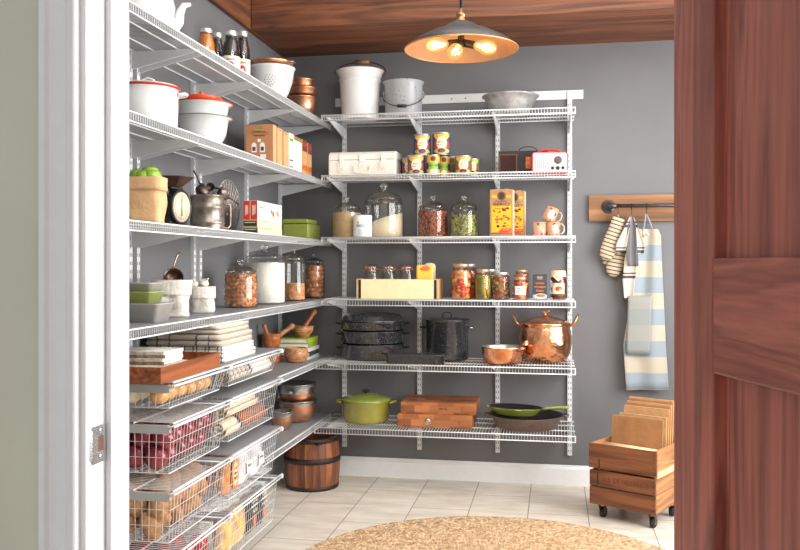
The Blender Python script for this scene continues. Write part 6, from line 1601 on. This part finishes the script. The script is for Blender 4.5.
def cloth(label, nm, cat, y, rows, m, waves, amp, group=None, back=None, org=None):
    """hanging cloth, rows = [(v, u_left, u_right)]"""
    x_o = X(sum(rows[0][1:3])/2, y); z_o = ZZ(rows[0][0], x_o, y)
    t = thing(nm, label, cat, (x_o, y, z_o)); w = MB(); nv = len(rows)-1; sub_ = 5
    def f(a, b):
        j = min(nv-1, int(b*nv)); fr = b*nv-j
        r0, r1 = rows[j], rows[j+1]; u0 = r0[1]+(r1[1]-r0[1])*fr; u1 = r0[2]+(r1[2]-r0[2])*fr; v = r0[0]+(r1[0]-r0[0])*fr
        u = u0+(u1-u0)*a; x = X(u, y); dep = amp*math.sin(waves*PI*a+b*1.3)*(.35+.65*b)+.3*amp*math.sin(3.1*waves*a+4*b)
        return (x-x_o, -dep, ZZ(v, x, y)-z_o)
    w.sheet(f, 40, nv*sub_); w.build('cloth', m, t, thick=.0022); return t
BLU = stripes('apron_bands', [(0,srgb(140,151,160)),(.5,srgb(180,170,154))], .176, 'z', bump=.4)
ta = cloth('long apron with wide cream and pale blue bands, hanging rightmost', 'apron', 'apron', -.060, [(229,638,658),(236,636.5,661),(262,634,662),(300,630,664),(345,623,666),(390,626,669)], BLU, 3.0, .012)
xx_, zz_ = ta.location.x, ta.location.z
w = MB()
def pf(a, b):
    u = 628+24*a-2*b; v = 296+58*b; x = X(u, -.078); 
    return (x-xx_, -.022-.004*math.sin(3*a), ZZ(v, x, -.078)-zz_)
w.sheet(pf, 10, 10); w.build('patch_pocket', stripes('pocket_cloth', [(0,srgb(138,142,142)),(.5,srgb(148,148,142))], .176, 'z', bump=.4), ta, thick=.0015)
w = MB(); w.lathe([(.005,0),(.009,0),(.009,.002),(.005,.002)], 16, capb=False, capt=False); e = w.build('grommet', STEEL, ta); e.matrix_local = Matrix.Translation((-.004,-.012,-.030)) @ Matrix.Rotation(PI/2,4,'X')
w = MB(); w.tube([(x3_-xx_-.004,-.024,zp-.044-zz_),(-.022,-.012,.012),(-.030,-.008,-.02),(-.02,-.010,-.045)], .0042, 6); w.tube([(x3_-xx_-.002,-.024,zp-.044-zz_),(.012,-.012,.03),(.022,-.004,.0)], .0042, 6); w.build('neck_strap', BLU, ta)
TW1 = stripes('towel_dark', [(0,srgb(96,94,100)),(.86,srgb(150,148,150)),(.92,srgb(96,94,100))], .03, 'x', bump=.4); TW2 = stripes('towel_edge', [(0,srgb(196,188,174)),(.55,srgb(72,70,78)),(.66,srgb(196,188,174)),(.72,srgb(72,70,78)),(.78,srgb(196,188,174))], .14, 'z', bump=.4)
tw = cloth('dark grey and white striped kitchen towel hanging from the middle hook', 'kitchen_towel', 'towel', -.088, [(216,630,633),(228,627.5,636),(250,626,637.5),(266,628,638.5)], TW1, 2, .006)
xx_, zz_ = tw.location.x, tw.location.z
def panel(nm, rows, y, m, waves=2, amp=.006):
    w = MB(); nv = len(rows)-1
    def f(a, b):
        j = min(nv-1, int(b*nv)); fr = b*nv-j; r0, r1 = rows[j], rows[j+1]
        u0 = r0[1]+(r1[1]-r0[1])*fr; u1 = r0[2]+(r1[2]-r0[2])*fr; v = r0[0]+(r1[0]-r0[0])*fr+(r0[3] if len(r0) > 3 else 0)*a
        x = X(u0+(u1-u0)*a, y); return (x-xx_, y+.088-amp*math.sin(waves*PI*a+b), ZZ(v, x, y)-zz_)
    w.sheet(f, 20, nv*6); return w.build(nm, m, tw, thick=.002)
panel('left_fold', [(217,629.5,631),(230,623,629),(244,616,627),(252,615.5,625)], -.094, TW2)
panel('right_fold', [(217,632,633.5),(232,634,640),(246,636,645),(254,637,643.5)], -.078, TW2)
panel('lower_fold', [(245,627,637),(262,624,637.5),(280,622.5,635),(299,624,633)], -.074, TW2)

# ================================================================ pendant lamp
px_, py_, pz_ = CX-.388, CY+3.588, 2.150
t = thing('pendant_lamp', 'dark metal cone pendant lamp with a warm coppery inside and three filament bulbs', 'lamp', (px_, py_, pz_))
Rr = .238
SHO = mat('shade_grey_metal', srgb(84,80,80), .42, .8, var=.1, scale=20); SHI = mat('shade_inside', srgb(196,146,108), .45, .3, var=.03)
w = MB(); w.lathe([(Rr,0),(Rr,.004),(Rr*.80,.040),(Rr*.52,.074),(Rr*.34,.088),(Rr*.31,.094),(Rr*.24,.108),(.030,.118),(.0,.119)], 64, capb=False); w.build('shade_outside', SHO, t)
w = MB(); w.lathe([(Rr-.001,0),(Rr*.795,.036),(Rr*.515,.070),(Rr*.33,.084),(0,.086)], 64, capb=False); w.build('shade_inside', SHI, t)
w = MB(); w.tube([((Rr-.0005)*math.cos(2*PI*i/64), (Rr-.0005)*math.sin(2*PI*i/64), .001) for i in range(64)], .003, 6, True); w.build('rim', mat('amber_rim', srgb(206,150,96), .35, .6), t)
BRS = mat('aged_brass', srgb(176,128,92), .3, 1)
w = MB(); w.lathe([(.0,.116),(.024,.116),(.022,.124),(.018,.126),(.018,.140),(.020,.142),(.019,.150),(.010,.156),(.006,.158),(.006,.178),(0,.178)], 24); w.build('brass_socket', BRS, t)
w = MB(); w.rod((0,0,.176), (0,0,CEIL-pz_-.0005), .0065, 10); w.build('black_rod', BLACK, t)
w = MB(); w.lathe([(.05,CEIL-pz_-.02),(.05,CEIL-pz_-.0005)], 24); w.build('ceiling_rose', BLACK, t)
w = MB(); w.lathe([(0,.030),(.012,.030),(.014,.050),(.014,.086),(0,.086)], 16); w.build('bulb_hub', IRON, t)
BG = MC.get('bulb') or None
def bulb_mat():
    m, nt, out = newmat('amber_bulb_glass'); L = nt.links
    tr = nd(nt, 'ShaderNodeBsdfTransparent'); tr.inputs[0].default_value = (1,.86,.6,1)
    em = nd(nt, 'ShaderNodeEmission'); em.inputs[0].default_value = (1,.55,.18,1); em.inputs[1].default_value = 1.3
    gl = nd(nt, 'ShaderNodeBsdfGlossy'); gl.inputs['Roughness'].default_value = .05
    a = nd(nt, 'ShaderNodeMixShader'); a.inputs[0].default_value = .45; L.new(tr.outputs[0], a.inputs[1]); L.new(em.outputs[0], a.inputs[2])
    b = nd(nt, 'ShaderNodeMixShader'); b.inputs[0].default_value = .08; L.new(a.outputs[0], b.inputs[1]); L.new(gl.outputs[0], b.inputs[2]); L.new(b.outputs[0], out.inputs[0]); return m
BGM = bulb_mat(); FIL = emis('filament', (1,.72,.34,1), 30)
for k, ang in enumerate((R(-8), R(205), R(262))):
    d = Vector((math.cos(ang), math.sin(ang), (-.26,-.16,-.62)[k])).normalized()
    base = Vector((0,0,.030)); q_ = d.to_track_quat('Z','Y').to_matrix().to_4x4(); M1 = Matrix.Translation(base) @ q_
    w = MB(); w.T = M1; w.lathe([(.013,.008),(.0165,.012),(.0165,.058),(.013,.060),(0,.060)], 20); s0 = w.build('bulb_socket', IRON, t)
    w = MB(); w.T = M1; w.lathe([(.013,.061),(.018,.070),(.029,.095),(.032,.115),(.028,.138),(.015,.154),(0,.158)], 24); w.build('bulb', BGM, s0)
    w = MB(); w.T = M1
    for j in range(6):
        a = 2*PI*j/6; w.rod((.006*math.cos(a),.006*math.sin(a),.075), (.012*math.cos(a+.5),.012*math.sin(a+.5),.130), .0011, 4)
    w.build('filament', FIL, s0)
    l = bpy.data.lights.new('bulb_light', 'POINT'); l.energy = 1.5; l.color = (1,.62,.30); l.shadow_soft_size = .03
    lo = bpy.data.objects.new('bulb_light', l); COL.objects.link(lo); lo.location = Vector((px_,py_,pz_))+base+d*.112
# ================================================================ camera and light
cam = bpy.data.cameras.new('camera'); co = bpy.data.objects.new('camera', cam); COL.objects.link(co)
cam.sensor_width = 36; cam.lens = 36*FL/800; cam.shift_y = (HV-275)/800; cam.clip_start = .02
co.location = (CX, CY, HC); co.rotation_euler = (PI/2, 0, TH)
SC.camera = co
SC.view_settings.view_transform = 'Standard'; SC.view_settings.look = 'None'; SC.view_settings.gamma = 1; SC.view_settings.use_curve_mapping = False
SC.view_settings.exposure = 0
W = bpy.data.worlds.new('world'); SC.world = W; W.use_nodes = True
nt = W.node_tree; bg = nt.nodes['Background']; bg.inputs[1].default_value = .66
tc = nt.nodes.new('ShaderNodeTexCoord'); dp = nt.nodes.new('ShaderNodeVectorMath'); dp.operation = 'DOT_PRODUCT'; dp.inputs[1].default_value = (.85,-.25,.45)
nt.links.new(tc.outputs['Generated'], dp.inputs[0]); cr = nt.nodes.new('ShaderNodeValToRGB'); mr = nt.nodes.new('ShaderNodeMapRange'); mr.inputs[1].default_value = -1
nt.links.new(dp.outputs['Value'], mr.inputs[0]); nt.links.new(mr.outputs[0], cr.inputs[0]); nt.links.new(cr.outputs[0], bg.inputs[0])
cr.color_ramp.elements[0].color = (.42,.46,.52,1); cr.color_ramp.elements[1].color = (1.25,1.25,1.22,1)
def area(name, loc, rot, sx, sy, e, col=(1,1,1)):
    l = bpy.data.lights.new(name, 'AREA'); l.shape = 'RECTANGLE'; l.size = sx; l.size_y = sy; l.energy = e; l.color = col
    o = bpy.data.objects.new(name, l); COL.objects.link(o); o.location = loc; o.rotation_euler = rot; return o
area('window_daylight', (ROOMX+.15, (WY0+WY1)/2, (WZ0+WZ1)/2), (0, PI/2, 0), WZ1-WZ0, WY1-WY0, 146, (1,.98,.96))
area('ceiling_opening_fill', ((K0+K1)/2, (K2+K3)/2, CEIL+.12), (0,0,0), K1-K0, K3-K2, 34, (.96,.98,1))  # added overhead fill above the made-up ceiling opening
area('front_ceiling_fill', (1.75, -3.45, 2.9), (R(48), 0, R(18)), 1.4, .7, 30, (1,.99,.97))  # added fill light aimed at the back shelves, no fixture there
SC.cycles.max_bounces = 10; SC.cycles.transparent_max_bounces = 32; SC.cycles.diffuse_bounces = 5
SC.cycles.sample_clamp_indirect = 6
SC.cycles.use_denoising = True
